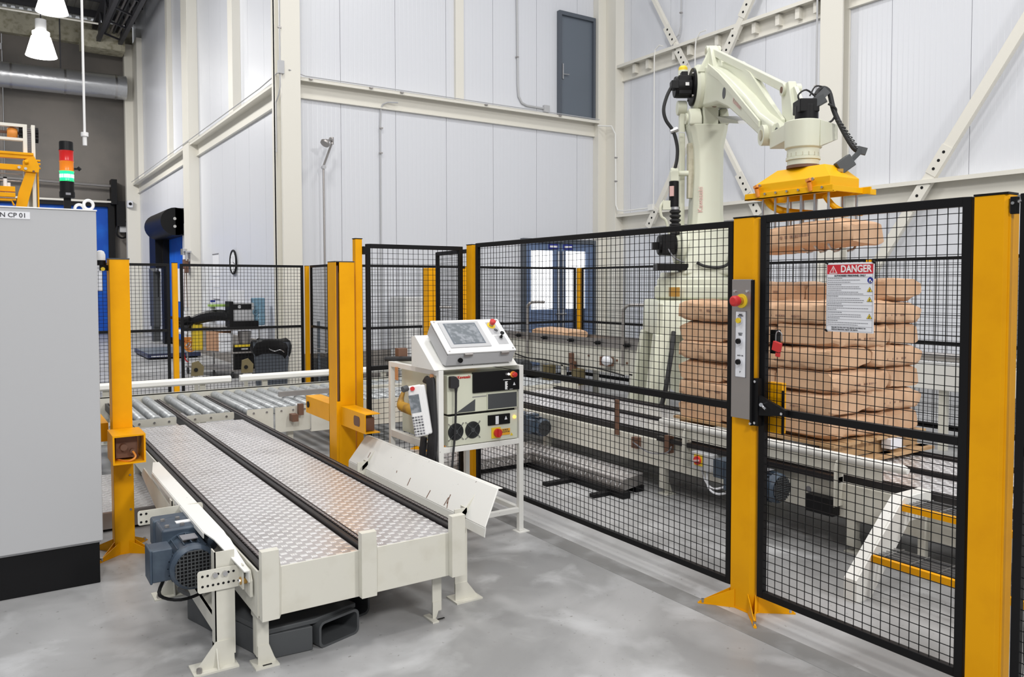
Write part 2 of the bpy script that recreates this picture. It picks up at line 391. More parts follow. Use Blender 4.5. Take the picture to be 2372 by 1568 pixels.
# blue high speed door in the left wall
d = sempty('door_4')
obj('curtain', B(4.27, 4.31, 22.1, 24.35, .12, 3.35), 'blue', d)
obj('bottom_seal', B(4.25, 4.32, 22.1, 24.35, .06, .2), 'black', d)
obj('guide', B(4.1, 4.36, 24.35, 24.7, 0, 3.7), 'black', d); obj('guide', B(4.2, 4.36, 21.85, 22.1, 0, 3.3), 'white', d)
obj('window_strip', B(4.255, 4.27, 22.5, 23.6, 1.25, 2.15), 'paper', d)
obj('barrel_cover', MB().cyl((4.0, 21.9, 3.35), (4.0, 24.5, 3.35), .36, 24).box(4.0, 4.36, 21.9, 24.5, 3.0, 3.7), 'black', d)
obj('hood', B(3.92, 4.36, 24.5, 25.5, 2.2, 3.2), 'black', d)
obj('bolt', MB().cyl((3.98, 21.9, 3.42), (3.98, 21.87, 3.42), .04, 8).cyl((3.98, 21.9, 3.22), (3.98, 21.87, 3.22), .04, 8), 'steel', d)

# ================================================================ OUTFEED CHAIN CONVEYOR (nearest)
def chain_strand(mb, x, y0, y1, z, w=.032, pitch=.019):
    """double row roller chain seen as link plates and rollers"""
    n = int((y1-y0)/pitch)
    for i in range(n):
        y = y0+i*pitch; o = .0025 if i % 2 else 0
        for s in (-1, 1):
            cx = x+s*(w*.5-.004-o); mb.box(cx-.0018, cx+.0018, y-.004, y+pitch*.85, z-.016, z)
        mb.cyl((x-w*.42, y+pitch*.4, z-.008), (x+w*.42, y+pitch*.4, z-.008), .0065, 6)
def tread_bars(mb, x0, x1, y0, y1, z, detail=True, px=.072, py=.036):
    j = 0; y = y0+.02
    while y < y1-.012:
        x = x0+.02+(px/2 if j % 2 else 0); i = 0
        while x < x1-.012:
            if detail:
                for k in (-1, 0, 1):
                    if (j) % 2: mb.obox((x+k*.0098, y, z+.0006), (.0040, 0, 0), (.0, .0098, 0), (0, 0, .0009))
                    else: mb.obox((x, y+k*.0070, z+.0006), (.0155, 0, 0), (0, .0028, 0), (0, 0, .0009))
            else:
                s = 1 if j % 2 else -1
                mb.obox((x, y, z+.0006), (.0125, s*.0075, 0), (-s*.005, .0075, 0), (0, 0, .0009))
            x += px
        y += py; j += 1
oc = thing('chain_conveyor', 'low cream pallet conveyor in the foreground with two tread plate strips between three chains', 'conveyor', (1.45, 5.5, 0))
YB, YE, ZT = 3.42, 7.70, .455
for k, (a, b) in enumerate(((1.005, 1.405), (1.475, 1.905))):
    dp = obj('deck_plate', B(a, b, YB, 7.42, ZT-.004, ZT), 'checker', oc)
    mb = MB(); tread_bars(mb, a, b, YB, 7.42, ZT); t = obj('tread_pattern', mb, 'tread', dp, kind='stuff')
for x in (.945, 1.415, 1.915):
    mb = MB().box(x, x+.022, YB, YE+1.4, .40, .472).box(x+.022, x+.055, YB, YE+1.4, .44, .452).box(x+.055, x+.06, YB, YE+1.4, .44, .46)
    obj('chain_rail', mb, 'chain_rail', oc, bev=.002)
    mb = MB(); chain_strand(mb, x+.039, YB+.03, YE+1.4, .478); obj('chain', mb, 'chain', oc, kind='stuff')
for x in (.935, 1.965):
    s = -1 if x < 1 else 1
    mb = MB().box(x-.004, x+.004, YB, YE, .25, .455).box(x, x-s*.04, YB, YE, .25, .258)
    obj('side_frame', mb, 'conveyor_cream', oc)
obj('end_plate', MB().box(.937, 1.40, YB-.008, YB, .245, .462).box(1.402, 1.962, YB-.008, YB, .245, .462), 'conveyor_cream', oc, bev=.002)
for a in (.935, 1.392, 1.868):
    yb = YB-.008
    mb = MB(); f0, f1 = a+.002, a+.076
    rings = [[(f0, yb-.001, z), (f0, yb-.042, z), (f1, yb-.042, z), (f1+q, yb-.001, z)] for z, q in ((.248, .020), (.44, .024), (.50, .016), (.552, .004))]
    vs = [p for r in rings for p in r]; mb.add(vs, [(4*i+k, 4*i+(k+1) % 4, 4*i+4+(k+1) % 4, 4*i+4+k) for i in range(3) for k in range(4)]+[(3, 2, 1, 0), (12, 13, 14, 15)])
    obj('end_stop', mb, 'conveyor_cream', oc, sharp=20)
def foot_leg(parent, x, y, z1, w=.05, d=.06, mir=1, m='conveyor_cream', fz=.09):
    lg = obj('leg', MB().box(x-w/2, x+w/2, y-.003, y+.003, .04, z1).box(x-w/2*mir-.003, x-w/2*mir+.003, y, y+d, .04, z1), m, parent)
    mb = MB().box(x-w/2-.02, x+w/2+.035*mir, y-.045, y+d, 0, .008)
    mb.prism([(x-w/2, y-.006, .008), (x+w/2+.03*mir, y-.006, .008), (x+w/2, y-.006, fz), (x-w/2, y-.006, fz)], (0, .005, 0))
    ft = obj('foot', mb, m, lg); obj('anchor_slot', B(x-.01, x+.03, y-.032, y-.022, .0075, .0095), 'black', ft)
    return lg
for x, y, mi in ((.975, 3.50, 1), (1.85, 3.50, -1), (.975, 5.3, 1), (1.85, 5.3, -1), (.975, 7.1, 1), (1.85, 7.1, -1)): foot_leg(oc, x, y, .26, mir=mi)
for y in (3.56, 5.36, 7.16): obj('cross_beam', B(.95, 1.94, y, y+.04, .20, .26), 'conveyor_cream', oc)
obj('cross_beam', B(.93, 1.94, 3.75, 3.82, .30, .36), 'dark_steel', oc)
# drive: shaft end with bearing plate on the left, seen beside the end plate
bp = obj('bearing_plate', MB().prism([(.925, 3.47, .33), (.925, 3.62, .33), (.925, 3.62, .44), (.925, 3.50, .44), (.925, 3.47, .40)], (-.012, 0, 0)), 'conveyor_cream', oc)
obj('shaft_end', MB().cyl((.93, 3.53, .39), (.885, 3.53, .39), .017, 14), 'brass', bp)
obj('shaft_bolt', MB().cyl((.885, 3.53, .39), (.877, 3.53, .39), .009, 6), 'chrome', bp)
obj('drive_shaft', MB().cyl((.86, 4.3, .40), (1.0, 4.3, .40), .03, 14).cyl((.875, 4.3, .40), (.885, 4.3, .40), .055, 14), 'dull_steel', oc)
for yy, zz in ((4.24, .33), (4.32, .30), (4.36, .34)):
    obj('bolt', MB().cyl((.86, yy, zz), (.90, yy, zz), .014, 6).cyl((.83, yy, zz), (.86, yy, zz), .008, 8), 'chrome', oc)

def motor(parent, x, y, z, s=1, d=1):
    """three phase gear motor, fan end toward -Y; x,y,z centre of the fan end"""
    def P(a, b, c): return (x+a*s*d, y+b*s, z+c*s)
    r = .105*s
    mt = obj('motor_body', MB().lathe(P(0, .02, 0), (0, 1, 0), [(0, r*.86), (.02*s, r), (.05*s, r), (.05*s, r*.9), (.22*s, r*.9), (.22*s, r*1.02), (.25*s, r*1.02)], 28), 'motor', parent)
    fin = MB()
    for k in range(20):
        t = 2*pi*k/20; c, q = cos(t), sin(t)
        fin.obox(P(c*.097, .16, q*.097), (c*.012*s, 0, q*.012*s), (0, .085*s, 0), (-q*.002*s, 0, c*.002*s))
    obj('cooling_fins', fin, 'motor', mt, kind='stuff')
    g = MB()
    for k in range(-5, 6):
        h = k*.0165; L = math.sqrt(max(.0, .088**2-h*h))
        g.obox(P(0, .014, h), (L*s, 0, 0), (0, .003*s, 0), (0, 0, .0022*s)); g.obox(P(h, .012, 0), (.0022*s, 0, 0), (0, .003*s, 0), (0, 0, L*s))
    obj('fan_disc', MB().cyl(P(0, .021, 0), P(0, .017, 0), .086*s, 24), 'black', mt)
    obj('fan_guard', g, 'dark_grey', mt, kind='stuff')
    tb = obj('terminal_box', MB().obox(P(-.13, .14, .02), (.045*s, 0, 0), (0, .065*s, 0), (0, 0, .075*s)).obox(P(-.178, .14, .02), (.006*s, 0, 0), (0, .07*s, 0), (0, 0, .08*s)), 'motor', mt, bev=.008)
    obj('rating_plate', MB().obox(P(0, .15, .113), (.035*s, 0, 0), (0, .04*s, 0), (0, 0, .002*s)), 'grey_ink', mt)
    gb = obj('gearbox', MB().obox(P(.0, .36, .02), (.10*s, 0, 0), (0, .10*s, 0), (0, 0, .11*s)).lathe(P(0, .26, 0), (0, 1, 0), [(0, .1*s), (.03*s, .12*s), (.06*s, .12*s)], 24).cyl(P(.1, .37, .02), P(.17, .37, .02), .06*s, 16).obox(P(-.02, .50, .06), (.09*s, 0, 0), (0, .05*s, 0), (0, 0, .07*s)), 'motor', parent, bev=.012)
    mb = MB()
    for a, b in ((-.07, .30), (.07, .30), (-.07, .42), (.07, .42), (0, .30), (0, .42)): mb.cyl(P(a, b, .128), P(a, b, .142), .011*s, 6)
    obj('cover_bolts', mb, 'dull_steel', gb)
    obj('type_plate', MB().obox(P(.02, .36, .132), (.04*s, 0, 0), (0, .02*s, 0), (0, 0, .002*s)), 'white', gb)
    return mt
motor(oc, .755, 3.80, .385, 1.0)
obj('motor_cable', MB().tube([(.64, 3.95, .31), (.62, 3.93, .25), (.70, 3.86, .235), (.82, 3.9, .24), (.92, 4.0, .26)], .008, 6, 4), 'black', oc)
tqb = obj('torque_bracket', MB().prism([(a_, 4.42, b_) for a_, b_ in rounded_rect(.60, .92, .455, .53, .012)], (0, .008, 0)), 'conveyor_cream', oc)
for x_ in (.615, .64): 
    for z_ in (.472, .513): obj('hole', MB().cyl((x_, 4.4195, z_), (x_, 4.418, z_), .006, 10), 'black', tqb)

# guard rail on the left of the conveyor
gl = thing('guard_rail', 'cream sloped side guard on two legs left of the foreground conveyor, above the dark motor', 'guard rail', (.84, 4.1, 0))
def sloped(xb, zb, xt, zt, y0, y1, sgn, cut):
    th = .006; d = Vector((xt-xb, 0, zt-zb)).normalized(); nrm = Vector((-d.z, 0, d.x))*th
    mb = MB(); P = [(xb, y0, zb), (xb, y1, zb), (xt, y1-cut, zt), (xt, y0+cut*.6, zt)]
    mb.prism(P, nrm)
    mb.prism([(xt, y0+cut*.6, zt), (xt, y1-cut, zt), (xt+sgn*.028, y1-cut, zt-.004), (xt+sgn*.028, y0+cut*.6, zt-.004)], (0, 0, .005))
    mb.prism([(xb, y0, zb), (xb, y1, zb), (xb-sgn*.002, y1, zb-.05), (xb-sgn*.002, y0, zb-.05)], (-sgn*.005, 0, 0))
    return mb
mb = MB(); st_ = [(5.62, .86, .892, .527, .525), (5.3, .806, .892, .534, .525), (3.86, .806, .892, .534, .525), (3.74, .825, .897, .53, .52), (3.46, .886, .905, .455, .452)]
vs = []
for y, xa, xb, za, zb in st_: vs += [(xa, y, za), (xb, y, zb), (xb, y, zb-.006), (xa, y, za-.006)]
mb.add(vs, [(4*i+k, 4*i+(k+1) % 4, 4*i+4+(k+1) % 4, 4*i+4+k) for i in range(4) for k in range(4)]+[(3, 2, 1, 0), (16, 17, 18, 19)])
mb.prism([(.892, 5.62, .525), (.892, 3.86, .525), (.905, 3.46, .452), (.905, 3.46, .40), (.892, 3.86, .45), (.892, 5.62, .45)], (.005, 0, 0))
mb.prism([(.806, 5.3, .53), (.806, 3.86, .53), (.806, 3.86, .505), (.806, 5.3, .505)], (-.004, 0, 0))
obj('guard_plate', mb, 'white_plate', gl, sharp=20)
for y in (3.61, 4.60):
    lg = obj('leg', MB().box(.79, .795, y-.03, y+.035, .05, .52).box(.79, .875, y-.03, y-.024, .05, .52), 'conveyor_cream', gl)
    obj('foot', MB().box(.69, .88, y-.07, y+.05, 0, .008).prism([(.70, y-.034, .008), (.87, y-.034, .008), (.865, y-.034, .12), (.79, y-.034, .12)], (0, .005, 0)).prism([(.79, y-.07, .008), (.79, y+.04, .008), (.79, y+.035, .10), (.79, y-.03, .1)], (.005, 0, 0)), 'conveyor_cream', lg)
    obj('anchor_bolt', MB().cyl((.715, y-.05, .008), (.715, y-.05, .028), .012, 8), 'dull_steel', lg)
obj('tie_beam', MB().box(.80, .862, 3.64, 4.6, .20, .208).box(.80, .808, 3.64, 4.6, .13, .208), 'conveyor_cream', gl)
obj('support_web', MB().prism([(.80, 4.62, .46), (.80, 5.6, .50), (.80, 5.7, .44), (.80, 4.62, .25)], (.006, 0, 0)), 'conveyor_cream', gl)
sb = obj('slotted_bracket', MB().prism([(p, 3.565, q) for p, q in rounded_rect(.715, .895, .355, .452, .012)], (0, .006, 0)).box(.889, .895, 3.50, 3.57, .36, .47), 'conveyor_cream', gl)
for i in range(7):
    for zz in (.383, .428):
        if zz > .4 and i in (2, 4): obj('bolt', MB().cyl((.745+i*.021, 3.565, zz), (.745+i*.021, 3.550, zz), .011, 8), 'steel', sb)
        else: obj('hole', MB().cyl((.735+i*.022, 3.5655, zz), (.735+i*.022, 3.564, zz), .0055, 10), 'black', sb)
# guard rail on the right
gr = thing('guard_rail', 'wide white scuffed side guard leaning outward right of the foreground conveyor', 'guard rail', (2.1, 4.3, 0))
obj('guard_plate', sloped(2.095, .445, 2.20, .625, 3.42, 5.28, 1, .07), 'white_plate', gr, bev=.003)
for y in (3.66, 5.0):
    lg = obj('leg', MB().box(2.03, 2.10, y-.03, y-.024, .05, .5).box(2.10, 2.106, y-.03, y+.03, .05, .5).prism([(2.03, y-.03, .44), (2.10, y-.03, .44), (2.19, y-.03, .6), (2.1, y-.03, .5)], (0, .006, 0)), 'conveyor_cream', gr)
    obj('foot', MB().box(2.02, 2.18, y-.07, y+.05, 0, .008).prism([(2.03, y-.034, .008), (2.17, y-.034, .008), (2.10, y-.034, .10), (2.03, y-.034, .1)], (0, .005, 0)), 'conveyor_cream', lg)
mb = MB(); random.seed(4)
for (y, t, L) in ((5.02, .35, .04), (5.0, .12, .03), (4.35, .1, .05), (4.08, .02, .05), (3.87, .05, .05), (3.85, .12, .055), (3.83, .02, .04), (3.62, .0, .12), (4.55, .3, .015)):
    p = Vector((2.095+.105*t-.0045, y, .445+.18*t+.0035)); dv = Vector((.105, random.uniform(-.05, .12), .18)).normalized()*L/2 if t < .9 and L != .12 else Vector((0, .06, 0))
    sd = Vector((0, .0035, 0)) if L != .12 else Vector((.002, 0, .003)); mb.obox(p+dv, dv, sd, (-.0012, 0, .0007))
obj('scratches', mb, 'brown', gr)

# black plastic pallet on the floor under the conveyor
bpal = thing('plastic_pallet', 'dark plastic pallet with fork pockets on the floor under the foreground conveyor', 'pallet', (1.3, 3.8, 0))
ang = radians(17); ux, uy = Vector((cos(ang), sin(ang), 0)), Vector((-sin(ang), cos(ang), 0)); P0 = Vector((1.234, 3.50, 0))
def lp(a, b, z): return P0+ux*a+uy*b+Vector((0, 0, z))
def pocket(a0, a1, b0, b1, z1, t=.012):
    out = rounded_rect(a0, a1, .0, z1, .03, 4); inn = rounded_rect(a0+t, a1-t, t, z1-t, .022, 4); n = len(out); mb = MB()
    vs = [lp(p, b0, q) for p, q in out]+[lp(p, b0, q) for p, q in inn]+[lp(p, b1, q) for p, q in out]+[lp(p, b1, q) for p, q in inn]; fs = []
    for k in range(n):
        m_ = (k+1) % n; fs += [(k, m_, n+m_, n+k), (2*n+k, 3*n+k, 3*n+m_, 2*n+m_), (k, 2*n+k, 2*n+m_, m_), (n+k, n+m_, 3*n+m_, 3*n+k)]
    return mb.add(vs, fs)
obj('fork_pocket', pocket(0, .235, 0, .75, .125), 'dark_grey', bpal); obj('fork_pocket', pocket(.24, .42, .14, .75, .125), 'dark_grey', bpal)
obj('deck', MB().prism([lp(-.22, .10, .115), lp(.0, .03, .115), lp(.24, .03, .115), lp(.24, .14, .115), (lp(.43, .15, .115)), lp(.43, .9, .115), lp(-.22, .9, .115)], (0, 0, .025)), 'dark_grey', bpal, bev=.006)
obj('skid', MB().prism([lp(-.22, .10, 0), lp(-.02, .02, .0), lp(-.02, .02, .115), lp(-.22, .1, .115)], uy*.7), 'dark_grey', bpal, bev=.006)
obj('boss', MB().cyl(lp(.1, .22, .14), lp(.1, .22, .145), .07, 20), 'black', bpal)

# ================================================================ ROLLER CONVEYOR
rc = thing('roller_conveyor', 'cream roller conveyor crossing behind the tread plate strips', 'conveyor', (2.8, 8.5, 0))
def roller(x, y0=7.66, y1=9.12, r=.043):
    return MB().lathe((x, y0, .475), (0, 1, 0), [(0, r*.82), (.012, r), (y1-y0-.012, r), (y1-y0, r*.82)], 18)
XS = [-.2, -.06, .08, .22, .36, .5, .64, .78, 1.09, 1.21, 1.34, 1.56, 1.69, 1.82]; x = 2.04
while x < 5.7: XS.append(x); x += .125
base = None
for x in XS:
    if base is None or x < 1: pass
    r_ = obj('roller', roller(x), 'roller', rc) if base is None else None
    if base is None: base = (r_, x)
    else:
        r_ = base[0].copy(); COL.objects.link(r_); r_.parent = rc; r_.location = (x-base[1], 0, 0)
def plate(x0, x1, z0, z1, n, y=7.62):
    p = obj('end_plate', MB().prism([(a, y, b) for a, b in rounded_rect(x0, x1, z0, z1, .012)], (0, .006, 0)), 'conveyor_cream', rc)
    for k in range(n):
        x_ = x0+(k+.5)*(x1-x0)/n; obj('bolt', MB().cyl((x_, y, z1-.035), (x_, y-.008, z1-.035), .010, 8), 'steel', p)
plate(-.25, .9, .43, .50, 8); plate(1.0, 1.37, .43, .50, 3); plate(1.46, 1.88, .43, .50, 3); plate(2.0, 2.25, .26, .505, 2); plate(2.27, 2.62, .26, .505, 3)
obj('side_frame', MB().box(2.62, 6.0, 7.60, 7.606, .24, .505).box(2.62, 6.0, 7.60, 7.65, .24, .25), 'conveyor_cream', rc, bev=.002)
obj('side_frame', MB().box(-.3, 6.0, 9.14, 9.15, .30, .53).box(-.3, 6.0, 9.14, 9.19, .52, .53), 'conveyor_cream', rc)
obj('scalloped_cover', MB().box(.9, 6.0, 7.61, 7.66, .505, .512), 'conveyor_cream', rc) if False else None
for x in (.1, 2.45, 4.0, 5.9):
    for y in (7.72, 9.05): foot_leg(rc, x, y, .30)
obj('stop_bar', MB().bar((2.48, 8.2, .552), (3.2, 8.2, .552), .05, .05), 'dull_steel', rc)
obj('stop_bar', MB().bar((3.2, 8.2, .552), (5.0, 8.2, .552), .03, .04), 'conveyor_cream', rc)
def photo_bracket(x, y, z, label):
    t = thing('sensor_bracket', label, 'sensor', (x, y, 0))
    obj('post', B(x-.02, x+.02, y, y+.02, 0, z), 'conveyor_cream', t)
    b = obj('bracket', MB().prism([(x-.06, y-.03, z), (x+.07, y-.03, z), (x+.08, y-.03, z+.10), (x+.02, y-.03, z+.17), (x-.05, y-.03, z+.15)], (0, .03, 0)), 'olive', t)
    obj('sensor_eye', MB().cyl((x-.01, y-.032, z+.07), (x-.01, y-.045, z+.07), .022, 12), 'black', b)
    obj('reflector_tag', B(x-.05, x+.06, y-.04, y-.034, z-.05, z-.01), 'paper', t)
photo_bracket(1.93, 9.5, .66, 'olive sensor bracket standing behind the left rear guard rail of the roller conveyor')
photo_bracket(2.49, 9.5, .66, 'olive sensor bracket standing beside the tool cart at the gap in the rear guard rail')
obj('sensor_block', B(2.48, 2.53, 7.55, 7.6, .42, .53), 'brown', rc); obj('sensor_block', B(2.40, 2.46, 7.5, 7.6, .37, .44), 'brown', rc)
# rear guard rails
for (a, b, lab) in ((-.3, 2.26, 'left length of the cream guard rail along the back of the roller conveyor'), (2.36, 6.0, 'right length of the cream guard rail along the back of the roller conveyor')):
    t = thing('back_guard', lab, 'guard rail', ((a+b)/2, 9.3, 0))
    obj('rail', MB().prism([(a, 9.28, .66), (a, 9.25, .64), (a, 9.25, .60), (a, 9.28, .58), (a, 9.32, .58), (a, 9.32, .66)], (b-a, 0, 0)), 'white_plate', t, bev=.003)
    for x in (a+.3, (a+b)/2, b-.3): obj('post', MB().box(x-.03, x+.03, 9.32, 9.36, 0, .64).box(x-.06, x+.06, 9.28, 9.42, 0, .01), 'conveyor_cream', t)

# ================================================================ LIGHT CURTAIN POSTS AND MUTING ARMS
def spread_foot(parent, x0, x1, y0, y1, m='yellow', h=.05, L=.13):
    mb = MB()
    for sx in (-1, 1):
        for sy in (-1, 1):
            cx, cy = (x0 if sx < 0 else x1), (y0 if sy < 0 else y1)
            a = Vector((cx, cy-sy*.03, 0)); b = Vector((cx-sx*.03, cy, 0)); t = Vector((cx+sx*L*.75, cy+sy*L*.75, 0))
            n_ = Vector((-(t-a).y, (t-a).x, 0)).normalized()*.004
            mb.prism([a, t, t+Vector((0, 0, .012)), a+Vector((0, 0, h+.03))], n_*1.0); mb.prism([b, t, t+Vector((0, 0, .012)), b+Vector((0, 0, h+.03))], n_*-1.0)
            mb.prism([a, t+Vector((sx*.01, 0, 0)), t+Vector((0, sy*.01, 0)), b], (0, 0, .006))
    mb.box(x0-.004, x1+.004, y0-.004, y1+.004, 0, .006)
    f = obj('foot', mb, m, parent)
    mb = MB()
    for sx in (-1, 1):
        for sy in (-1, 1): mb.cyl(((x0 if sx < 0 else x1)+sx*L*.66, (y0 if sy < 0 else y1)+sy*L*.66, .006), ((x0 if sx < 0 else x1)+sx*L*.66, (y0 if sy < 0 else y1)+sy*L*.66, .026), .009, 8)
    obj('anchor_bolt', mb, 'steel', f)
lp1 = thing('light_curtain_post', 'tall yellow sensor post beside the grey electrical cabinet', 'post', (.66, 5.5, 0))
obj('column', MB().box(.607, .72, 5.45, 5.456, 0, 1.86).box(.607, .613, 5.456, 5.58, 0, 1.86).box(.714, .72, 5.456, 5.58, 0, 1.86), 'yellow', lp1, bev=.002)
obj('cap', B(.605, .722, 5.448, 5.58, 1.86, 1.868), 'dark_grey', lp1)
mb = MB()
for z in (.28, .5, .63): mb.cyl((.70, 5.45, z), (.70, 5.444, z), .007, 8)
obj('rivet', mb, 'dull_steel', lp1)
spread_foot(lp1, .607, .72, 5.45, 5.57)
am = thing('muting_sensor', 'yellow boxed sensor arm bolted across the left yellow post at knee height', 'sensor', (.66, 5.5, .7))
mb = MB()
for (x0, x1, z0, z1) in ((.575, .585, .625, .80), (.745, .755, .625, .80), (.585, .745, .79, .80), (.585, .745, .625, .635)): mb.box(x0, x1, 5.18, 5.445, z0, z1)
obj('housing', mb, 'yellow', am); obj('housing', MB().box(.50, .60, 5.6, 6.1, .70, .82), 'yellow', am, bev=.004)
obj('sensor_body', MB().box(.60, .72, 5.26, 5.44, .65, .78).cyl((.64, 5.26, .72), (.64, 5.22, .72), .02, 12).cyl((.69, 5.26, .69), (.69, 5.23, .69), .015, 12), 'brown', am)
obj('cable', MB().tube([(.69, 5.23, .69), (.70, 5.20, .66), (.66, 5.2, .64), (.6, 5.3, .64)], .006, 6, 4), 'orange', am)
lp2 = thing('light_curtain_post', 'tall yellow sensor post with a dark slot right of the tread plate conveyor', 'post', (2.15, 5.5, 0))
obj('column', MB().box(2.10, 2.215, 5.45, 5.456, 0, 1.865).box(2.209, 2.215, 5.456, 5.6, 0, 1.865).box(2.07, 2.076, 5.45, 5.6, .0, 1.865).box(2.07, 2.10, 5.45, 5.456, 0, .85).box(2.07, 2.215, 5.594, 5.6, 0, 1.865), 'yellow', lp2, bev=.002)
obj('cap', B(2.068, 2.217, 5.448, 5.602, 1.865, 1.872), 'dark_grey', lp2)
obj('light_curtain', B(2.08, 2.098, 5.47, 5.5, .85, 1.84), 'brown', lp2)
spread_foot(lp2, 2.07, 2.215, 5.45, 5.6)
am = thing('muting_sensor', 'long yellow boxed sensor arm through the yellow post beside the robot controller', 'sensor', (2.15, 5.5, .75))
hb = obj('housing', MB().box(2.075, 2.20, 5.61, 6.14, .68, .815), 'yellow', am, bev=.003)
obj('sensor_eye', MB().cyl((2.075, 6.08, .75), (2.068, 6.08, .75), .025, 14), 'black', hb)
hb = obj('housing', MB().box(2.10, 2.106, 5.0, 5.44, .68, .815).box(2.106, 2.21, 5.0, 5.44, .809, .815).box(2.106, 2.21, 5.0, 5.44, .68, .686), 'yellow', am)
obj('sensor_window', MB().prism([(2.0995, a, b) for a, b in rounded_rect(5.09, 5.2, .715, .785, .02)], (-.001, 0, 0)), 'brown', hb)
obj('sensor_body', MB().box(2.12, 2.19, 5.05, 5.3, .69, .78), 'brown', am)

# ================================================================ FENCES
def fence_post(x, y, wx, wy, h, label, group=None, m='yellow', foot=True):
    t = thing('fence_post', label, 'post', (x, y, 0), group)
    obj('column', B(x-wx/2, x+wx/2, y-wy/2, y+wy/2, 0, h), m, t, bev=.004)
    obj('cap', B(x-wx/2-.002, x+wx/2+.002, y-wy/2-.002, y+wy/2+.002, h, h+.006), 'black', t)
    if foot: obj('base_plate', MB().box(x-wx/2-.05, x+wx/2+.05, y-wy/2-.05, y+wy/2+.05, 0, .01), m, t)
    return t
def mesh_panel(name, p0, p1, z0, z1, mids, label, cat='fence panel', ph=.0434, pv=.0412, fr=.032, dp=.03, th=.0029, group=None, frame=True, midh=.035, zwire=None):
    p0, p1 = Vector((*p0, 0)), Vector((*p1, 0)); d = (p1-p0); L = d.length; d.normalize(); n_ = Vector((-d.y, d.x, 0))
    t = thing(name, label, cat, ((p0.x+p1.x)/2, (p0.y+p1.y)/2, z0), group)
    def ob(mb, a0, a1, b0, b1, w): c = p0+d*(a0+a1)/2+Vector((0, 0, (b0+b1)/2)); mb.obox(c, d*(a1-a0)/2, n_*w/2, (0, 0, (b1-b0)/2))
    mb = MB(); ob(mb, 0, fr, z0, z1, dp); ob(mb, L-fr, L, z0, z1, dp); ob(mb, fr, L-fr, z1-fr, z1, dp); ob(mb, fr, L-fr, z0, z0+fr, dp)
    obj('frame', mb, 'black', t, bev=.002)
    for z in mids:
        mb = MB(); ob(mb, fr, L-fr, z-midh/2, z+midh/2, dp); obj('mid_rail', mb, 'black', t, bev=.002)
    mb = MB(); nx = int((L-2*fr)/ph); s = (L-2*fr-nx*ph)/2+fr
    for i in range(nx+1): ob(mb, s+i*ph-th/2, s+i*ph+th/2, z0+fr*.5, z1-fr*.5, th)
    nz = int((z1-z0-fr)/pv); zz = z0+fr/2+.012
    for i in range(nz+1):
        if zz+i*pv < z1-fr*.3:
            c = p0+d*L/2+n_*th+Vector((0, 0, zz+i*pv)); mb.obox(c, d*(L/2-fr*.5), n_*th/2, (0, 0, th/2))
    obj('wire_mesh', mb, 'wire', t, kind='stuff'); return t
XF = 3.25
mesh_panel('mesh_fence', (XF, 2.80), (XF, 5.43), .105, 2.03, (1.06,), 'long black mesh fence between the button plate post and the corner post')
fence_post(XF, 5.51, .05, .09, 2.02, 'yellow corner post of the mesh fence behind the operator panel')
obj('post_sticker', B(XF-.034, XF-.026, 5.485, 5.53, 1.64, 1.655), 'green_label', bpy.data.objects[-1] if False else None) if False else None
mesh_panel('mesh_fence', (2.37, 5.6), (3.21, 5.6), .10, 2.01, (1.06,), 'narrow black mesh fence facing the camera behind the robot controller')
SLIM = fence_post(2.31, 5.62, .055, .06, 2.045, 'slim yellow post standing against the slotted yellow sensor post')
obj('clip', MB().box(2.34, 2.37, 5.58, 5.62, 1.93, 1.99).box(2.34, 2.37, 5.58, 5.62, .3, .36), 'black', SLIM)
# control post
cp = thing('control_post', 'wide yellow gate post carrying the grey push button plate', 'post', (3.26, 2.72, 0))
obj('column', MB().prism([(3.222, 2.786, 0), (3.222, 2.66, 0), (3.238, 2.642, 0), (3.30, 2.642, 0), (3.30, 2.786, 0)], (0, 0, 2.04)), 'yellow', cp, bev=.003)
obj('cap', B(3.22, 3.302, 2.64, 2.788, 2.04, 2.047), 'black', cp)
spread_foot(cp, 3.222, 3.30, 2.642, 2.786, h=.07, L=.15)
bx = obj('button_plate', B(3.19, 3.205, 2.641, 2.765, 1.012, 1.725), 'dull_steel', cp, bev=.002)
obj('box_side', B(3.205, 3.222, 2.645, 2.765, 1.01, 1.722), 'black', bx)
obj('edge_bar', B(3.186, 3.20, 2.628, 2.640, .985, 1.72), 'black', bx)
mb = MB()
for y, z in ((2.742, 1.665), (2.662, 1.665), (2.634, .995)): mb.cyl((3.19, y, z), (3.180, y, z), .007, 8)
obj('screw', mb, 'chrome', bx)
es = obj('emergency_stop', MB().cyl((3.19, 2.70, 1.615), (3.183, 2.70, 1.615), .036, 24), 'sign_yellow', cp)
obj('collar', MB().cyl((3.183, 2.70, 1.615), (3.165, 2.70, 1.615), .020, 18), 'brass', es)
obj('mushroom', MB().lathe((3.168, 2.70, 1.615), (-1, 0, 0), [(0, .018), (.012, .022), (.018, .028), (.040, .027), (.047, .018)], 20), 'red', es)
lb = obj('legend_plate', B(3.187, 3.19, 2.672, 2.735, 1.226, 1.560), 'paper', cp)
obj('legend_border', MB().box(3.1865, 3.19, 2.670, 2.672, 1.224, 1.562).box(3.1865, 3.19, 2.735, 2.737, 1.224, 1.562).box(3.1865, 3.19, 2.67, 2.737, 1.56, 1.562).box(3.1865, 3.19, 2.67, 2.737, 1.224, 1.226), 'grey_ink', lb)
for z, m_ in ((1.515, 'sign_yellow'), (1.409, 'black'), (1.303, 'black')):
    pb = obj('push_button', MB().cyl((3.187, 2.705, z), (3.172, 2.705, z), .0175, 18), 'chrome', cp)
    obj('button_cap', MB().cyl((3.172, 2.705, z), (3.165, 2.705, z), .0135, 16), m_, pb)
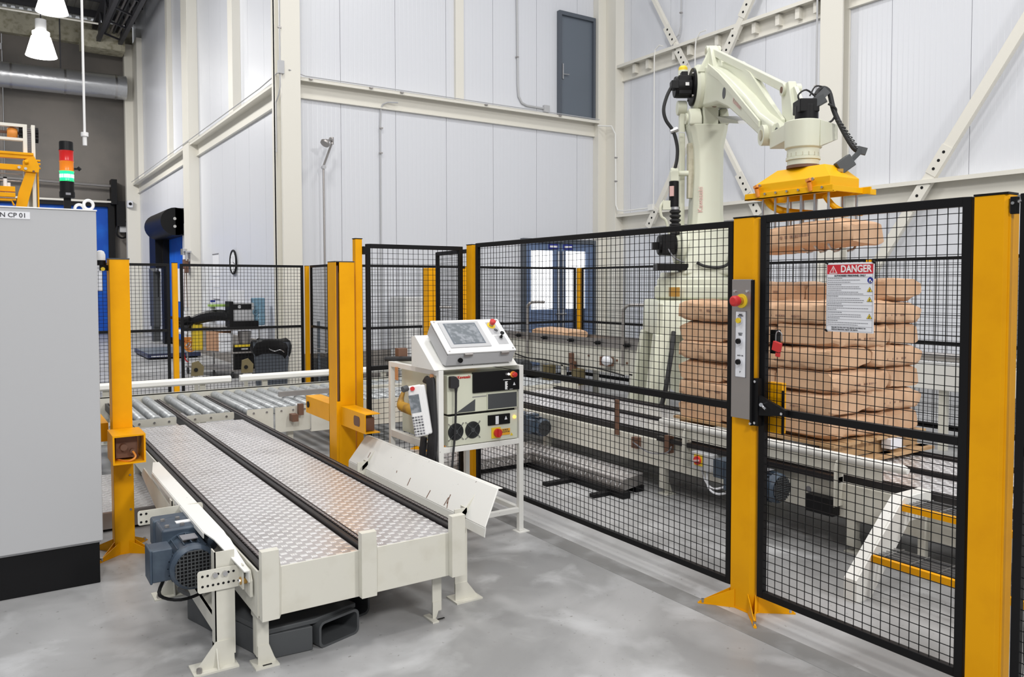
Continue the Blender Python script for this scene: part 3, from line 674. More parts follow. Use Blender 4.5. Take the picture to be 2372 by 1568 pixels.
for z, s in ((1.545, 'RESET'), (1.538, 'REQUEST'), (1.449, 'SAFETY'), (1.441, 'RESET'), (1.335, 'GATE  OK')):
    text('legend', s, .0085, (3.1865, 2.704, z), (0, -1, 0), (0, 0, 1), 'ink', lb, bold=.0002)
text('legend', 'P', .015, (3.1865, 2.704, 1.25), (0, -1, 0), (0, 0, 1), 'ink', lb)
# gate
g = mesh_panel('gate', (XF, 1.60), (XF, 2.625), .10, 2.045, (1.065,), 'black mesh hinged gate between the two thick yellow posts', 'gate', fr=.036)
lt = obj('latch', MB().box(3.20, 3.232, 2.60, 2.632, .985, 1.225).prism([(3.205, 2.62, 1.13), (3.205, 2.60, 1.14), (3.205, 2.44, 1.085), (3.205, 2.44, 1.055), (3.205, 2.60, 1.04)], (.02, 0, 0)), 'black', g)
mb = MB()
for y, z in ((2.616, 1.21), (2.616, 1.0), (2.455, 1.068)): mb.cyl((3.20, y, z), (3.192, y, z), .007, 8)
obj('latch_screw', mb, 'chrome', lt); obj('latch_knob', MB().cyl((3.20, 2.575, 1.095), (3.18, 2.565, 1.10), .010, 10).cyl((3.19, 2.56, 1.09), (3.186, 2.54, 1.08), .007, 10), 'chrome', lt)
obj('handle', MB().box(3.28, 3.32, 2.56, 2.59, 1.35, 1.47), 'black', g)
ds = thing('danger_sign', 'white and red DANGER sign hung on the gate mesh', 'sign', (3.228, 2.12, 1.6))
sy0, sy1, sz0, sz1 = 2.002, 2.238, 1.482, 1.797
obj('board', B(3.2265, 3.2295, sy0, sy1, sz0, sz1), 'paper', ds, bev=.0008)
XS_ = 3.226
obj('header', B(XS_, 3.2266, sy0+.005, sy1-.003, 1.746, 1.789), 'sign_red', ds)
text('danger_lettering', 'DANGER', .0435, (XS_-.0004, 2.090, 1.7675), (0, -1, 0), (0, 0, 1), 'white', ds, bold=.0011, sx=.86)
def tri(cy, cz, s, m_, e=0, x=XS_): return MB().prism([(x-e, cy+s, cz-s*.8), (x-e, cy-s, cz-s*.8), (x-e, cy, cz+s*.9)], (-.0003, 0, 0))
obj('warning_triangle', tri(2.203, 1.7655, .021, '', .0002), 'white', ds); obj('warning_triangle_inner', tri(2.203, 1.7645, .0155, '', .0006), 'sign_red', ds)
obj('exclamation_mark', MB().box(XS_-.0016, XS_-.001, 2.2015, 2.2045, 1.758, 1.773).box(XS_-.0016, XS_-.001, 2.2015, 2.2045, 1.753, 1.756), 'white', ds)
text('subtitle', 'AUTHORISED PERSONNEL ONLY', .0105, (XS_-.0004, 2.120, 1.738), (0, -1, 0), (0, 0, 1), 'ink', ds, bold=.0002)
mb = MB(); bd = MB(); random.seed(11)
rows = [(1.727, .35, 1), (1.718, .78, 0), (1.709, .55, 0), (1.697, .33, 1), (1.688, .76, 0), (1.680, .80, 0), (1.672, .33, 0), (1.664, .75, 0), (1.656, .86, 0), (1.645, .26, 1), (1.636, .78, 0), (1.627, .88, 0), (1.618, .86, 0), (1.611, .34, 0), (1.600, .38, 1), (1.591, .98, 0), (1.584, .22, 0), (1.571, .35, 1), (1.562, .82, 0), (1.553, .82, 0), (1.546, .30, 0), (1.534, .25, 1), (1.525, .98, 0), (1.516, .74, 0)]
for z, fr_, b_ in rows:
    y = 2.230; end = 2.230-.205*fr_
    while y > end:
        wl = random.uniform(.004, .011); wl = min(wl, y-end+.001); (bd if b_ else mb).box(XS_-.0004, XS_, y-wl, y, z-.0012, z+(.0016 if b_ else .0012)); y -= wl+.0018
obj('body_text', mb, 'grey_ink', ds, kind='stuff'); obj('heading_text', bd, 'grey_ink', ds, kind='stuff')
text('footer', 'FAILURE TO FOLLOW THE ABOVE CAN RESULT IN', .0075, (XS_-.0004, 2.124, 1.502), (0, -1, 0), (0, 0, 1), 'ink', ds)
text('footer', 'SERIOUS PERSONAL INJURY OR DEATH', .0075, (XS_-.0004, 2.143, 1.493), (0, -1, 0), (0, 0, 1), 'ink', ds)
mb = MB()
for z in (1.732, 1.702, 1.650, 1.605, 1.577, 1.540, 1.509, 1.487): mb.box(XS_-.0004, XS_, 2.008, 2.234, z-.0004, z+.0004)
mb.box(XS_-.0004, XS_, 2.0075, 2.0085, 1.487, 1.746); mb.box(XS_-.0004, XS_, 2.2335, 2.2345, 1.487, 1.746)
obj('ruled_line', mb, 'grey_ink', ds)
for z, in ((1.676,), (1.6325,), (1.557,)):
    o = obj('hazard_symbol', tri(2.022, z, .0135, '', .0002), 'ink', ds); obj('symbol_field', tri(2.022, z-.0004, .0112, '', .0007), 'sign_yellow', o)
    obj('symbol_mark', MB().obox((XS_-.0013, 2.022, z-.003), (.0002, 0, 0), (0, .0015, .001), (0, -.002, .006)), 'ink', o)
o = obj('mandatory_symbol', MB().cyl((XS_-.0002, 2.020, 1.717), (XS_-.0006, 2.020, 1.717), .0135, 24), 'sign_blue', ds)
obj('symbol_mark', MB().obox((XS_-.0009, 2.021, 1.715), (.0002, 0, 0), (0, .004, 0), (0, 0, .007)).obox((XS_-.0009, 2.017, 1.712), (.0002, 0, 0), (0, .006, 0), (0, 0, .003)), 'white', o)
mb = MB()
for y, z in ((2.005, 1.797), (2.236, 1.797), (2.236, 1.486)): mb.obox((3.228, y, z), (.006, 0, 0), (0, .005, .003), (0, -.0015, .004))
obj('cable_tie', mb, 'black', ds)
pl = thing('lockout_padlock', 'dark red padlock hanging by its shackle on the gate mesh left of the sign', 'padlock', (3.236, 2.507, 1.4))
obj('shackle', MB().tube([(3.232, 2.522, 1.41), (3.232, 2.520, 1.455), (3.236, 2.508, 1.468), (3.24, 2.494, 1.455), (3.24, 2.492, 1.42)], .003, 8, 5), 'steel', pl)
obj('body', MB().obox((3.225, 2.508, 1.392), (.010, 0, 0), (0, .022, .006), (0, -.005, .023)), 'red', pl, bev=.003)
obj('key_tab', MB().obox((3.225, 2.503, 1.352), (.006, 0, 0), (0, .012, .002), (0, -.001, .010)), 'red', pl, bev=.003)
# right hand gate post with safety switch
rp = thing('gate_post', 'thick yellow gate post with a small black switch at the right edge', 'post', (3.26, 1.52, 0))
obj('column', MB().prism([(3.222, 1.585, 0), (3.222, 1.475, 0), (3.234, 1.462, 0), (3.30, 1.462, 0), (3.30, 1.585, 0)], (0, 0, 2.042)), 'yellow', rp, bev=.003)
obj('groove', B(3.235, 3.30, 1.455, 1.462, 0, 1.97), 'yellow', rp); obj('cable_channel', B(3.245, 3.27, 1.448, 1.456, 0, 1.97), 'orange', rp) if False else None
obj('cap', B(3.22, 3.302, 1.46, 1.587, 2.042, 2.05), 'black', rp)
spread_foot(rp, 3.222, 3.30, 1.462, 1.585, h=.07, L=.15)
sw = obj('switch_box', B(3.225, 3.25, 1.432, 1.456, 1.965, 2.03), 'black', rp, bev=.002)
obj('switch_roller', MB().cyl((3.225, 1.444, 2.005), (3.218, 1.444, 2.005), .006, 10).cyl((3.235, 1.432, 2.01), (3.235, 1.42, 2.015), .006, 8), 'steel', sw)
mesh_panel('mesh_fence', (XF, .30), (XF, 1.425), .10, 2.04, (1.065,), 'black mesh fence at the right edge beyond the thick yellow gate post')

# ================================================================ ROBOT CONTROLLER STAND, CONTROLLER, OPERATOR PANEL
st = thing('equipment_stand', 'off white square tube stand carrying the robot controller', 'stand', (2.7, 4.8, 0))
T_ = .036
for x in (2.365, 2.985):
    for y in (4.43, 5.16):
        lg = obj('leg', B(x, x+T_, y, y+T_, .006, 1.15), 'white_plate', st, bev=.003)
        obj('foot_plate', B(x-.02, x+T_+.03, y-.03, y+T_+.02, 0, .006), 'white_plate', lg)
for z in (1.114, .612):
    obj('cross_rail', B(2.401, 2.985, 4.432, 4.466, z, z+.036), 'white_plate', st, bev=.003) if z < 1 else obj('cross_rail', B(2.401, 2.985, 5.162, 5.196, z, z+.036), 'white_plate', st, bev=.003)
    for x in (2.365, 2.985): obj('side_rail', B(x+.001, x+T_-.001, 4.466, 5.16, z, z+.036 if z > 1 else z+.05), 'white_plate', st, bev=.003)
obj('cross_rail', B(2.401, 2.985, 4.432, 4.466, .135, .168), 'white_plate', st, bev=.003)
obj('side_rail', B(2.986, 3.02, 4.466, 5.16, .135, .168), 'white_plate', st, bev=.003); obj('side_rail', B(2.366, 2.40, 4.466, 5.16, .135, .168), 'white_plate', st, bev=.003)
for y in (4.50, 5.03):
    obj('corner_clip', MB().box(2.355, 2.365, y, y+.035, 1.03, 1.12), 'copper_cap', st)
ctl = thing('robot_controller', 'pale robot controller cabinet with two round fan grilles held in the off white stand', 'controller', (2.7, 4.78, .66))
obj('upper_case', B(2.432, 2.975, 4.44, 5.12, .860, 1.112), 'robot', ctl, bev=.004)
obj('lower_case', B(2.436, 2.972, 4.435, 5.12, .652, .846), 'robot', ctl, bev=.004)
obj('seam', B(2.45, 2.96, 4.45, 5.1, .845, .861), 'black', ctl)
YC = 4.433
dpn = obj('dark_panel', B(2.62, 2.985, YC-.006, 4.45, .987, 1.122), 'black', ctl, bev=.002)
e = obj('emergency_stop', MB().cyl((2.93, YC-.006, 1.092), (2.93, YC-.014, 1.092), .022, 20), 'orange', ctl)
obj('mushroom', MB().lathe((2.932, YC-.012, 1.092), (0, -1, 0), [(0, .012), (.01, .017), (.024, .017), (.028, .010)], 16), 'red', e)
obj('key_switch', MB().cyl((2.875, YC-.006, 1.098), (2.875, YC-.014, 1.098), .008, 12), 'steel', dpn)
obj('pilot_lamp', MB().cyl((2.896, YC-.006, 1.096), (2.896, YC-.012, 1.096), .007, 12), 'lamp_white', dpn)
mb = MB().box(2.853, 2.915, YC-.007, YC-.006, 1.058, 1.061).box(2.868, 2.888, YC-.0072, YC-.006, .993, 1.048)
obj('print', mb, 'white', dpn); mb = MB()
for z in (1.038, 1.02, 1.002): mb.box(2.882, 2.890, YC-.008, YC-.0072, z-.003, z+.003)
obj('print_marks', mb, 'black', dpn)
obj('print_line', B(2.903, 2.93, YC-.007, YC-.006, .992, .994), 'white', dpn)
obj('warning_symbol', MB().prism([(2.932, YC-.006, 1.018), (2.952, YC-.006, 1.018), (2.942, YC-.006, 1.04)], (0, -.001, 0)), 'paper', dpn)
obj('vent_mesh', B(2.735, 2.968, YC+.0, 4.45, .868, .972), 'dark_grey', ctl)
obj('vent_frame', MB().box(2.733, 2.97, YC-.001, 4.45, .865, .869).box(2.733, 2.97, YC-.001, 4.45, .971, .975).box(2.73, 2.735, YC-.001, 4.45, .866, .974).box(2.967, 2.971, YC-.001, 4.45, .866, .974), 'robot', ctl)
obj('triangular_vent', MB().prism([(2.499, YC+.006, .868), (2.637, YC+.006, .868), (2.639, YC+.006, .945)], (0, -.004, 0)), 'dark_grey', ctl)
obj('slot', B(2.62, 2.727, YC+.004, YC+.008, .958, .962), 'grey_ink', ctl)
text('brand_lettering', 'Kawasaki', .026, (2.556, YC+.0055, 1.096), (1, 0, 0), (0, 0, 1), 'text_red', ctl, bold=.0008)
obj('brand_mark', MB().prism([(2.487, YC+.006, 1.096), (2.505, YC+.006, 1.106), (2.500, YC+.006, 1.096), (2.505, YC+.006, 1.086)], (0, -.0006, 0)), 'text_red', ctl)
for x in (2.49, 2.617):
    f_ = obj('fan', MB().cyl((x, YC+.004, .745), (x, YC-.004, .745), .056, 28), 'black', ctl)
    mb = MB()
    for r in (.014, .022, .030, .038, .046, .053): mb.torus((x, YC-.006, .745), (0, 1, 0), r, .0012, 24, 5)
    for a in (45, 135): c, s = cos(radians(a)), sin(radians(a)); mb.bar((x-c*.07, YC-.007, .745-s*.07), (x+c*.07, YC-.007, .745+s*.07), .003, .003)
    obj('fan_guard', mb, 'dark_grey', f_, kind='stuff')
    obj('fan_hub', MB().cyl((x, YC-.0045, .745), (x, YC-.0055, .745), .016, 14), 'dark_grey', f_)
    mb = MB()
    for a in (45, 135, 225, 315): c, s = cos(radians(a)), sin(radians(a)); mb.cyl((x+c*.075, YC+.002, .745+s*.075), (x+c*.075, YC-.006, .745+s*.075), .004, 8)
    obj('screw', mb, 'steel', f_, kind='stuff')
pbk = obj('switch_cover', B(2.734, 2.908, YC-.008, 4.44, .760, .829), 'black', ctl, bev=.003)
obj('print', B(2.79, 2.815, YC-.009, YC-.008, .765, .82), 'paper', pbk)
obj('warning_symbol', MB().prism([(2.862, YC-.008, .79), (2.884, YC-.008, .79), (2.873, YC-.008, .815)], (0, -.001, 0)), 'paper', pbk)
o = obj('isolator', B(2.762, 2.835, YC-.004, YC+.002, .67, .742), 'sign_yellow', ctl, bev=.002)
obj('isolator_knob', MB().cyl((2.806, YC-.004, .706), (2.806, YC-.022, .706), .029, 24).obox((2.806, YC-.026, .706), (.007, 0, 0), (0, .006, 0), (0, 0, .027)), 'red', o)
o = obj('isolator_label', B(2.838, 2.911, YC-.001, YC+.002, .684, .727), 'label_orange', ctl)
text('label_text', 'ROBOT\nISOLATOR', .0135, (2.8745, YC-.0014, .712), (1, 0, 0), (0, 0, 1), 'ink', o, bold=.0003)
obj('warning_sticker', MB().prism([(2.912, YC+.001, .675), (2.936, YC+.001, .675), (2.924, YC+.001, .695)], (0, -.001, 0)), 'sign_yellow', ctl)
obj('power_lamp', MB().cyl((2.947, YC+.002, .80), (2.947, YC-.006, .80), .011, 16), 'lamp_amber', ctl)
plg = thing('power_plug', 'black moulded plug and cord hanging down the controller front over the left fan', 'plug', (2.47, 4.40, 1.07))
obj('plug_body', MB().prism([(2.436, 4.432, 1.11), (2.474, 4.432, 1.11), (2.498, 4.432, 1.085), (2.498, 4.432, 1.045), (2.485, 4.432, 1.03), (2.436, 4.432, 1.035)], (0, -.035, 0)), 'black_rubber', plg, bev=.004)
obj('cord_grip', MB().cyl((2.481, 4.412, 1.035), (2.480, 4.412, .995), .011, 12, .007), 'black_rubber', plg)
obj('cord', MB().tube([(2.480, 4.412, 1.0), (2.478, 4.412, .86), (2.470, 4.415, .70), (2.458, 4.41, .62), (2.44, 4.40, .50), (2.43, 4.42, .38)], .0075, 8, 4), 'black_rubber', plg)
# operator panel
op = thing('operator_panel', 'white sloping touch screen panel with a red stop button on top of the robot controller', 'control panel', (2.66, 4.6, 1.15))
obj('support', MB().prism([(2.335, 4.43, 1.152), (2.335, 4.76, 1.152), (2.335, 4.76, 1.352), (2.335, 4.71, 1.362)], (.64, 0, 0)), 'white_plate', op, bev=.003)
SL = Vector((0, .24, .20)).normalized(); SN = Vector((0, -SL.z, SL.y)); SO = Vector((0, 4.38, 1.262))
def hp(x, t, n=0): return Vector((x, 0, 0))+SO+SL*t+SN*n
bd_ = obj('case', MB().prism([hp(2.412, .005, -.008), hp(2.412, .308, -.008), hp(2.412, .30, -.11), (2.412, 4.47, 1.185), (2.412, 4.43, 1.178)], (.512, 0, 0)), 'cabinet_grey', op, bev=.003)
def slab(x0, x1, t0, t1, n0, n1): c = (hp(x0, t0, n0)+hp(x1, t1, n1))/2; return MB().obox(c, ((x1-x0)/2, 0, 0), SL*((t1-t0)/2), SN*((n1-n0)/2))
obj('door', slab(2.405, 2.930, 0, .313, -.012, 0), 'white', op, bev=.004)
obj('gasket', slab(2.412, 2.923, .004, .309, -.022, -.012), 'dark_grey', op)
scr = obj('screen_bezel', slab(2.447, 2.755, .045, .29, 0, .007), 'cabinet_grey', op, bev=.004)
obj('screen_inner_frame', slab(2.478, 2.722, .073, .272, .007, .0085), 'door_grey', scr)
obj('screen', slab(2.486, 2.714, .08, .266, .0085, .0095), 'screen', scr)
obj('screen_reflection', slab(2.62, 2.66, .085, .26, .0095, .0098), 'screen_dark', scr) if False else None
for (x, t, s) in ((2.845, .245, 0), (2.85, .185, 1), (2.86, .118, 2)):
    if s == 0:
        e = obj('emergency_stop', MB().cyl(hp(x, t, 0), hp(x, t, .003), .030, 24), 'sign_yellow', op)
        obj('collar', MB().cyl(hp(x, t, .003), hp(x, t, .018), .015, 16), 'dull_steel', e)
        obj('mushroom', MB().lathe(hp(x, t, .016), SN, [(0, .014), (.008, .020), (.028, .021), (.034, .014)], 20), 'red', e)
    elif s == 1:
        e = obj('push_button', MB().cyl(hp(x, t, 0), hp(x, t, .014), .015, 18), 'chrome', op); obj('button_cap', MB().cyl(hp(x, t, .014), hp(x, t, .017), .011, 16), 'dark_grey', e)
    else:
        e = obj('key_switch', MB().cyl(hp(x, t, 0), hp(x, t, .010), .014, 18), 'steel', op)
        obj('key', MB().cyl(hp(x, t, .01), hp(x, t, .022), .009, 12).cyl(hp(x+.004, t+.012, .035), hp(x+.004, t+.012, .042), .014, 14).bar(hp(x, t, .02), hp(x+.004, t+.01, .036), .008, .008), 'black', e)
obj('legend_plate', MB().add([hp(2.81, .155, .0005), hp(2.89, .155, .0005), hp(2.89, .28, .0005), hp(2.81, .28, .0005)], [(0, 1, 2, 3)]), 'cabinet_grey', op)
obj('legend_plate', MB().add([hp(2.82, .06, .0005), hp(2.90, .06, .0005), hp(2.90, .145, .0005), hp(2.82, .145, .0005)], [(0, 1, 2, 3)]), 'cabinet_grey', op)
for (x, t) in ((2.425, .295), (2.425, .018), (2.91, .295), (2.91, .018)): obj('screw', MB().cyl(hp(x, t, 0), hp(x, t, .003), .006, 10), 'dull_steel', op)
obj('lock_knob', MB().cyl((2.51, 4.412, 1.213), (2.51, 4.398, 1.210), .016, 18), 'black', op)
for x in (2.56, 2.84): obj('latch', MB().obox(hp(x, -.006, -.016), (.03, 0, 0), SL*.006, SN*.01), 'dull_steel', op)
# teach pendant with its cable
tp = thing('teach_pendant', 'white handheld robot pendant with a small grey screen hung on the side of the stand', 'pendant', (2.33, 4.62, .88))
PW = Vector((.834, -.551, 0)); PN = Vector((-.551, -.834, .10)).normalized(); PD = (Vector((0, 0, -1))+PW*.17); PD = (PD-PN*PD.dot(PN)).normalized(); PW = (PW-PD*PW.dot(PD)).normalized(); PW = (PW-PN*PW.dot(PN)).normalized()
PC = Vector((2.262, 4.50, .895))
def pp(w_, d_, n_=0): return PC+PW*w_+PD*d_+PN*n_     # w to the right, d down
def pslab(w0, w1, d0, d1, n0, n1): return MB().obox((pp(w0, d0, n0)+pp(w1, d1, n1))/2, PW*((w1-w0)/2), PD*((d1-d0)/2), PN*((n1-n0)/2))
obj('body', pslab(-.056, .036, -.165, .165, -.035, .0), 'white', tp, bev=.012)
obj('grip', pslab(.02, .058, -.16, .16, -.055, -.008), 'white', tp, bev=.012)
obj('screen', pslab(-.055, .012, -.105, .01, 0, .002), 'screen', tp)
obj('stop_button', MB().cyl(pp(-.02, -.145, 0), pp(-.02, -.145, .022), .014, 16), 'red', tp)
obj('enable_knob', MB().cyl(pp(-.055, -.155, -.01), pp(-.082, -.15, .012), .020, 16), 'dark_grey', tp)
for i in range(4):
    for j in range(7):
        obj('key', pslab(-.054+i*.018, -.041+i*.018, .034+j*.018, .044+j*.018, 0, .003), 'grey_ink' if (i*3+j) % 4 else 'dark_grey', tp)
cb = thing('pendant_cable', 'thick bundle of black cable looped beside the white pendant', 'cable', (2.37, 4.5, .8))
for k, (dy, dz, r) in enumerate(((0, 0, .015), (.022, -.02, .015), (-.02, -.03, .014), (.045, .01, .013), (.01, -.06, .014), (-.035, .02, .013))):
    obj('loop', MB().tube([(2.372, 4.60+dy, 1.06), (2.36, 4.53+dy, 1.085+dz*.2), (2.352, 4.50+dy, .95), (2.350, 4.48+dy, .75), (2.345, 4.50+dy*1.2, .56), (2.34, 4.54+dy*1.6, .43+dz), (2.335, 4.585+dy, .44+dz), (2.338, 4.61+dy*.6, .56), (2.345, 4.60+dy*.5, .70)], r, 8, 5), 'black_rubber', cb)
obj('tail', MB().tube([(2.35, 4.46, .75), (2.35, 4.44, .6), (2.37, 4.40, .45), (2.42, 4.38, .36)], .008, 8, 5), 'black_rubber', cb)
yh = thing('yellow_hose', 'dirty yellow hose stub poking out of the stand left of the white pendant', 'hose', (2.36, 4.9, .85))
obj('hose', MB().tube([(2.39, 5.0, .95), (2.36, 4.98, .90), (2.352, 4.95, .86), (2.352, 4.85, .853), (2.352, 4.73, .85)], [.012, .02, .034, .036, .036], 12, 4), 'dirty_yellow', yh)
sdr = thing('flexible_duct', 'black flexible cable duct lying across the back of the off white stand', 'cable', (2.5, 5.3, 1.15))
obj('trunk', MB().tube([(2.36, 5.24, 1.165), (2.6, 5.0, 1.17), (2.75, 4.83, 1.17)], .018, 10), 'black_rubber', sdr); obj('connector', MB().box(2.43, 2.50, 5.16, 5.22, 1.17, 1.24), 'brown', sdr)

# ================================================================ ELECTRICAL CABINET AT THE LEFT
cab = thing('electrical_cabinet', 'large light grey electrical cabinet on a black plinth filling the left edge', 'cabinet', (-.4, 5.3, 0))
obj('body', B(-1.35, .485, 4.985, 5.5, .235, 2.10), 'cabinet_grey', cab, bev=.008)
obj('door', B(-1.35, .493, 4.965, 4.983, .25, 2.112), 'cabinet_grey', cab, bev=.006)
obj('rain_lip', B(-1.36, .497, 4.96, 5.5, 2.112, 2.120), 'white', cab, bev=.003)
obj('plinth', B(-1.35, .478, 5.0, 5.49, 0, .235), 'black', cab, bev=.004)
nm = obj('nameplate', B(-.32, .176, 4.962, 4.965, 2.054, 2.092), 'paper', cab)
text('nameplate_text', 'PRODUCTION CP 01', .034, (.160, 4.9615, 2.072), (1, 0, 0), (0, 0, 1), 'ink', nm, align='RIGHT', bold=.0005)
for (x, y, z, r) in ((.468, 5.10, 2.158, .026), (.432, 5.22, 2.142, .026)): obj('lifting_eye', MB().torus((x, y, z), (.35, -1, 0), r, .0085, 24, 10).cyl((x, y, 2.12), (x, y, z-r), .012, 10), 'white', cab)
sl = thing('stack_light', 'signal tower on the cabinet with red, orange and lit green lenses', 'signal light', (.37, 5.2, 2.12))
obj('stem', B(.352, .388, 5.19, 5.21, 2.12, 2.22), 'black', sl); obj('base', MB().cyl((.37, 5.2, 2.20), (.37, 5.2, 2.30), .037, 20).cyl((.37, 5.2, 2.205), (.37, 5.2, 2.235), .040, 20), 'black', sl)
for z0, z1, m_, n_ in ((2.295, 2.353, 'lamp_green', 'green_lens'), (2.353, 2.41, 'amber', 'orange_lens'), (2.41, 2.47, 'lamp_red', 'red_lens')):
    ln = obj(n_, MB().lathe((.37, 5.2, z0), (0, 0, 1), [(0, .038), (.005, .036), (z1-z0-.006, .036), (z1-z0, .039)], 24), m_, sl)
    if 'green' in n_: obj('glow_core', MB().cyl((.37, 5.2, 2.315), (.37, 5.2, 2.335), .0362, 20), 'lamp_core', ln)
obj('cap', MB().lathe((.37, 5.2, 2.47), (0, 0, 1), [(0, .039), (.01, .036), (.045, .036), (.052, .034), (.054, .02)], 24), 'black', sl)
obj('serial_label', B(.36, .385, 5.158, 5.162, 2.215, 2.228), 'grey_ink', sl)
obj('hook_bracket', MB().box(.408, .43, 5.19, 5.21, 2.365, 2.375).cyl((.425, 5.2, 2.38), (.44, 5.2, 2.365), .01, 8), 'black', sl)
bl = thing('beacon_light', 'small white domed beacon half hidden between the cabinet and the yellow post', 'beacon', (.57, 5.52, 1.85))
obj('dome', MB().lathe((.566, 5.52, 1.855), (0, 0, 1), [(0, .028), (.035, .028), (.055, .021), (.062, .008)], 20), 'white', bl); obj('base', MB().cyl((.566, 5.52, 1.825), (.566, 5.52, 1.855), .030, 20).box(.56, .605, 5.50, 5.54, 1.79, 1.825), 'black', bl)
obj('yellow_bolt', MB().cyl((.575, 5.48, 1.80), (.575, 5.51, 1.80), .012, 10), 'sign_yellow', bl)

# yellow pallet dispenser behind the cabinet
md = thing('pallet_dispenser', 'yellow and cream lifting machine with chain sprocket rising behind the grey cabinet', 'machine', (0, 7.6, 0))
def mx(p): return .08+p*.00274
def mz(q): return 2.99-(q-285)*.00341
def mbx(p0, p1, q0, q1, y0=7.5, y1=7.56): return MB().box(mx(p0), mx(p1), y0, y1, mz(q1), mz(q0))
for a, b in ((55, 66), (76, 86)): obj('upright', MB().box(mx(a), mx(b), 7.5, 7.62, 0, mz(283)), 'cream_steel', md, bev=.003)
obj('web_plate', MB().prism([(mx(64), 7.57, mz(480)), (mx(92), 7.57, mz(480)), (mx(92), 7.57, mz(395)), (mx(84), 7.57, mz(395)), (mx(64), 7.57, mz(455))], (0, .02, 0)), 'cream_steel', md)
obj('top_bar', MB().box(-.5, mx(56), 7.5, 7.56, mz(322), mz(316)).box(-.5, mx(56), 7.5, 7.56, mz(290), mz(283)), 'cream_steel', md)
mb = MB(); q = 292
while q < 352: mb.box(mx(66), mx(75), 7.50, 7.52, mz(q+2.4), mz(q)); q += 4.2
obj('lift_chain', mb, 'chain', md, kind='stuff')
def sprocket(x0, x1, z, r, n=14):
    mb = MB(); n2 = n*2; P = []
    for k in range(n2): t = 2*pi*k/n2; rr = r if k % 2 else r*.84; P.append((x0, 7.56+rr*cos(t), z+rr*sin(t)))
    return mb.prism(P, (x1-x0, 0, 0))
obj('sprocket', sprocket(mx(46), mx(54), mz(304), .062), 'black', md); obj('sprocket', sprocket(mx(87), mx(95), mz(304), .062), 'black', md)
obj('shaft', MB().cyl((-.5, 7.56, mz(302)), (mx(90), 7.56, mz(302)), .012, 10), 'brown', md)
obj('guide_roller', MB().lathe((mx(16), 7.56, mz(304)), (1, 0, 0), [(0, .036), (.01, .044), (.035, .05), (.06, .044), (.072, .036)], 20), 'orange', md)
obj('lift_bar', MB().box(-.5, mx(80), 7.44, 7.5, mz(366), mz(352)).box(-.5, mx(80), 7.43, 7.44, mz(358), mz(352)), 'yellow', md, bev=.003)
obj('lift_bar', MB().box(-.5, mx(60), 7.44, 7.5, mz(394), mz(381)), 'yellow', md, bev=.003)
ep = obj('end_bracket', MB().prism([(mx(52), 7.43, mz(372)), (mx(80), 7.43, mz(358)), (mx(88), 7.43, mz(370)), (mx(94), 7.43, mz(383)), (mx(92), 7.43, mz(397)), (mx(52), 7.43, mz(396))], (0, .012, 0)), 'yellow', md, bev=.002)
for a, b in ((43, 388), (59, 390)): obj('bolt', MB().cyl((mx(a), 7.43, mz(b)), (mx(a), 7.415, mz(b)), .011, 10), 'steel', ep)
obj('slot', MB().cyl((mx(79), 7.431, mz(395)), (mx(79), 7.428, mz(395)), .009, 10), 'brown', ep)
for q in (368, 376, 386): obj('pin', MB().cyl((mx(86), 7.46, mz(q)), (mx(97), 7.46, mz(q)), .008, 8), 'yellow', ep)
obj('pin_block', MB().cyl((mx(57), 7.42, mz(375)), (mx(66), 7.42, mz(374)), .015, 10), 'yellow', ep)
obj('lift_arm', MB().prism([(mx(60), 7.45, mz(396)), (mx(86), 7.45, mz(396)), (mx(60), 7.45, mz(480)), (mx(32), 7.45, mz(480)), (mx(40), 7.45, mz(445))], (0, .03, 0)), 'yellow', md, bev=.002)
obj('edge_strip', B(mx(89), mx(93), 7.5, 7.56, 0, mz(386)), 'yellow', md)
obj('shelf', MB().box(-.5, mx(32), 7.40, 7.46, mz(446), mz(434)).box(-.5, mx(32), 7.38, 7.44, mz(459), mz(449)).box(-.5, mx(34), 7.40, 7.44, mz(466), mz(462)), 'yellow', md, bev=.003)
obj('shelf_bracket', MB().tube([(-.3, 7.40, mz(466)), (mx(22), 7.40, mz(466)), (mx(28), 7.40, mz(478))], .008, 8), 'yellow', md)
obj('shock_stop', MB().cyl((mx(8), 7.46, mz(434)), (mx(8), 7.46, mz(415)), .014, 12).cyl((mx(17), 7.46, mz(434)), (mx(17), 7.46, mz(424)), .012, 12), 'white', md); obj('stop_cap', MB().cyl((mx(8), 7.46, mz(415)), (mx(8), 7.46, mz(411)), .013, 12), 'black', md)
obj('rail_tube', MB().cyl((-.5, 7.5, mz(402)), (mx(50), 7.5, mz(402)), .006, 8).cyl((-.5, 7.5, mz(418)), (mx(48), 7.5, mz(418)), .006, 8), 'dull_steel', md)
# tread plate step under the left post
sp = thing('tread_step', 'low tread plate step on the floor behind the left yellow sensor post', 'step', (.8, 6.2, 0))
obj('plate', B(.05, .98, 6.0, 7.2, .13, .14), 'checker', sp); mb = MB(); tread_bars(mb, .05, .98, 6.0, 7.2, .14, False); obj('tread_pattern', mb, 'tread', sp, kind='stuff')
obj('skirt', MB().box(.05, .98, 6.0, 6.006, .02, .13).box(.974, .98, 6.0, 7.2, .02, .13), 'dull_steel', sp); obj('base', B(.1, .93, 6.06, 7.1, 0, .03), 'black', sp)

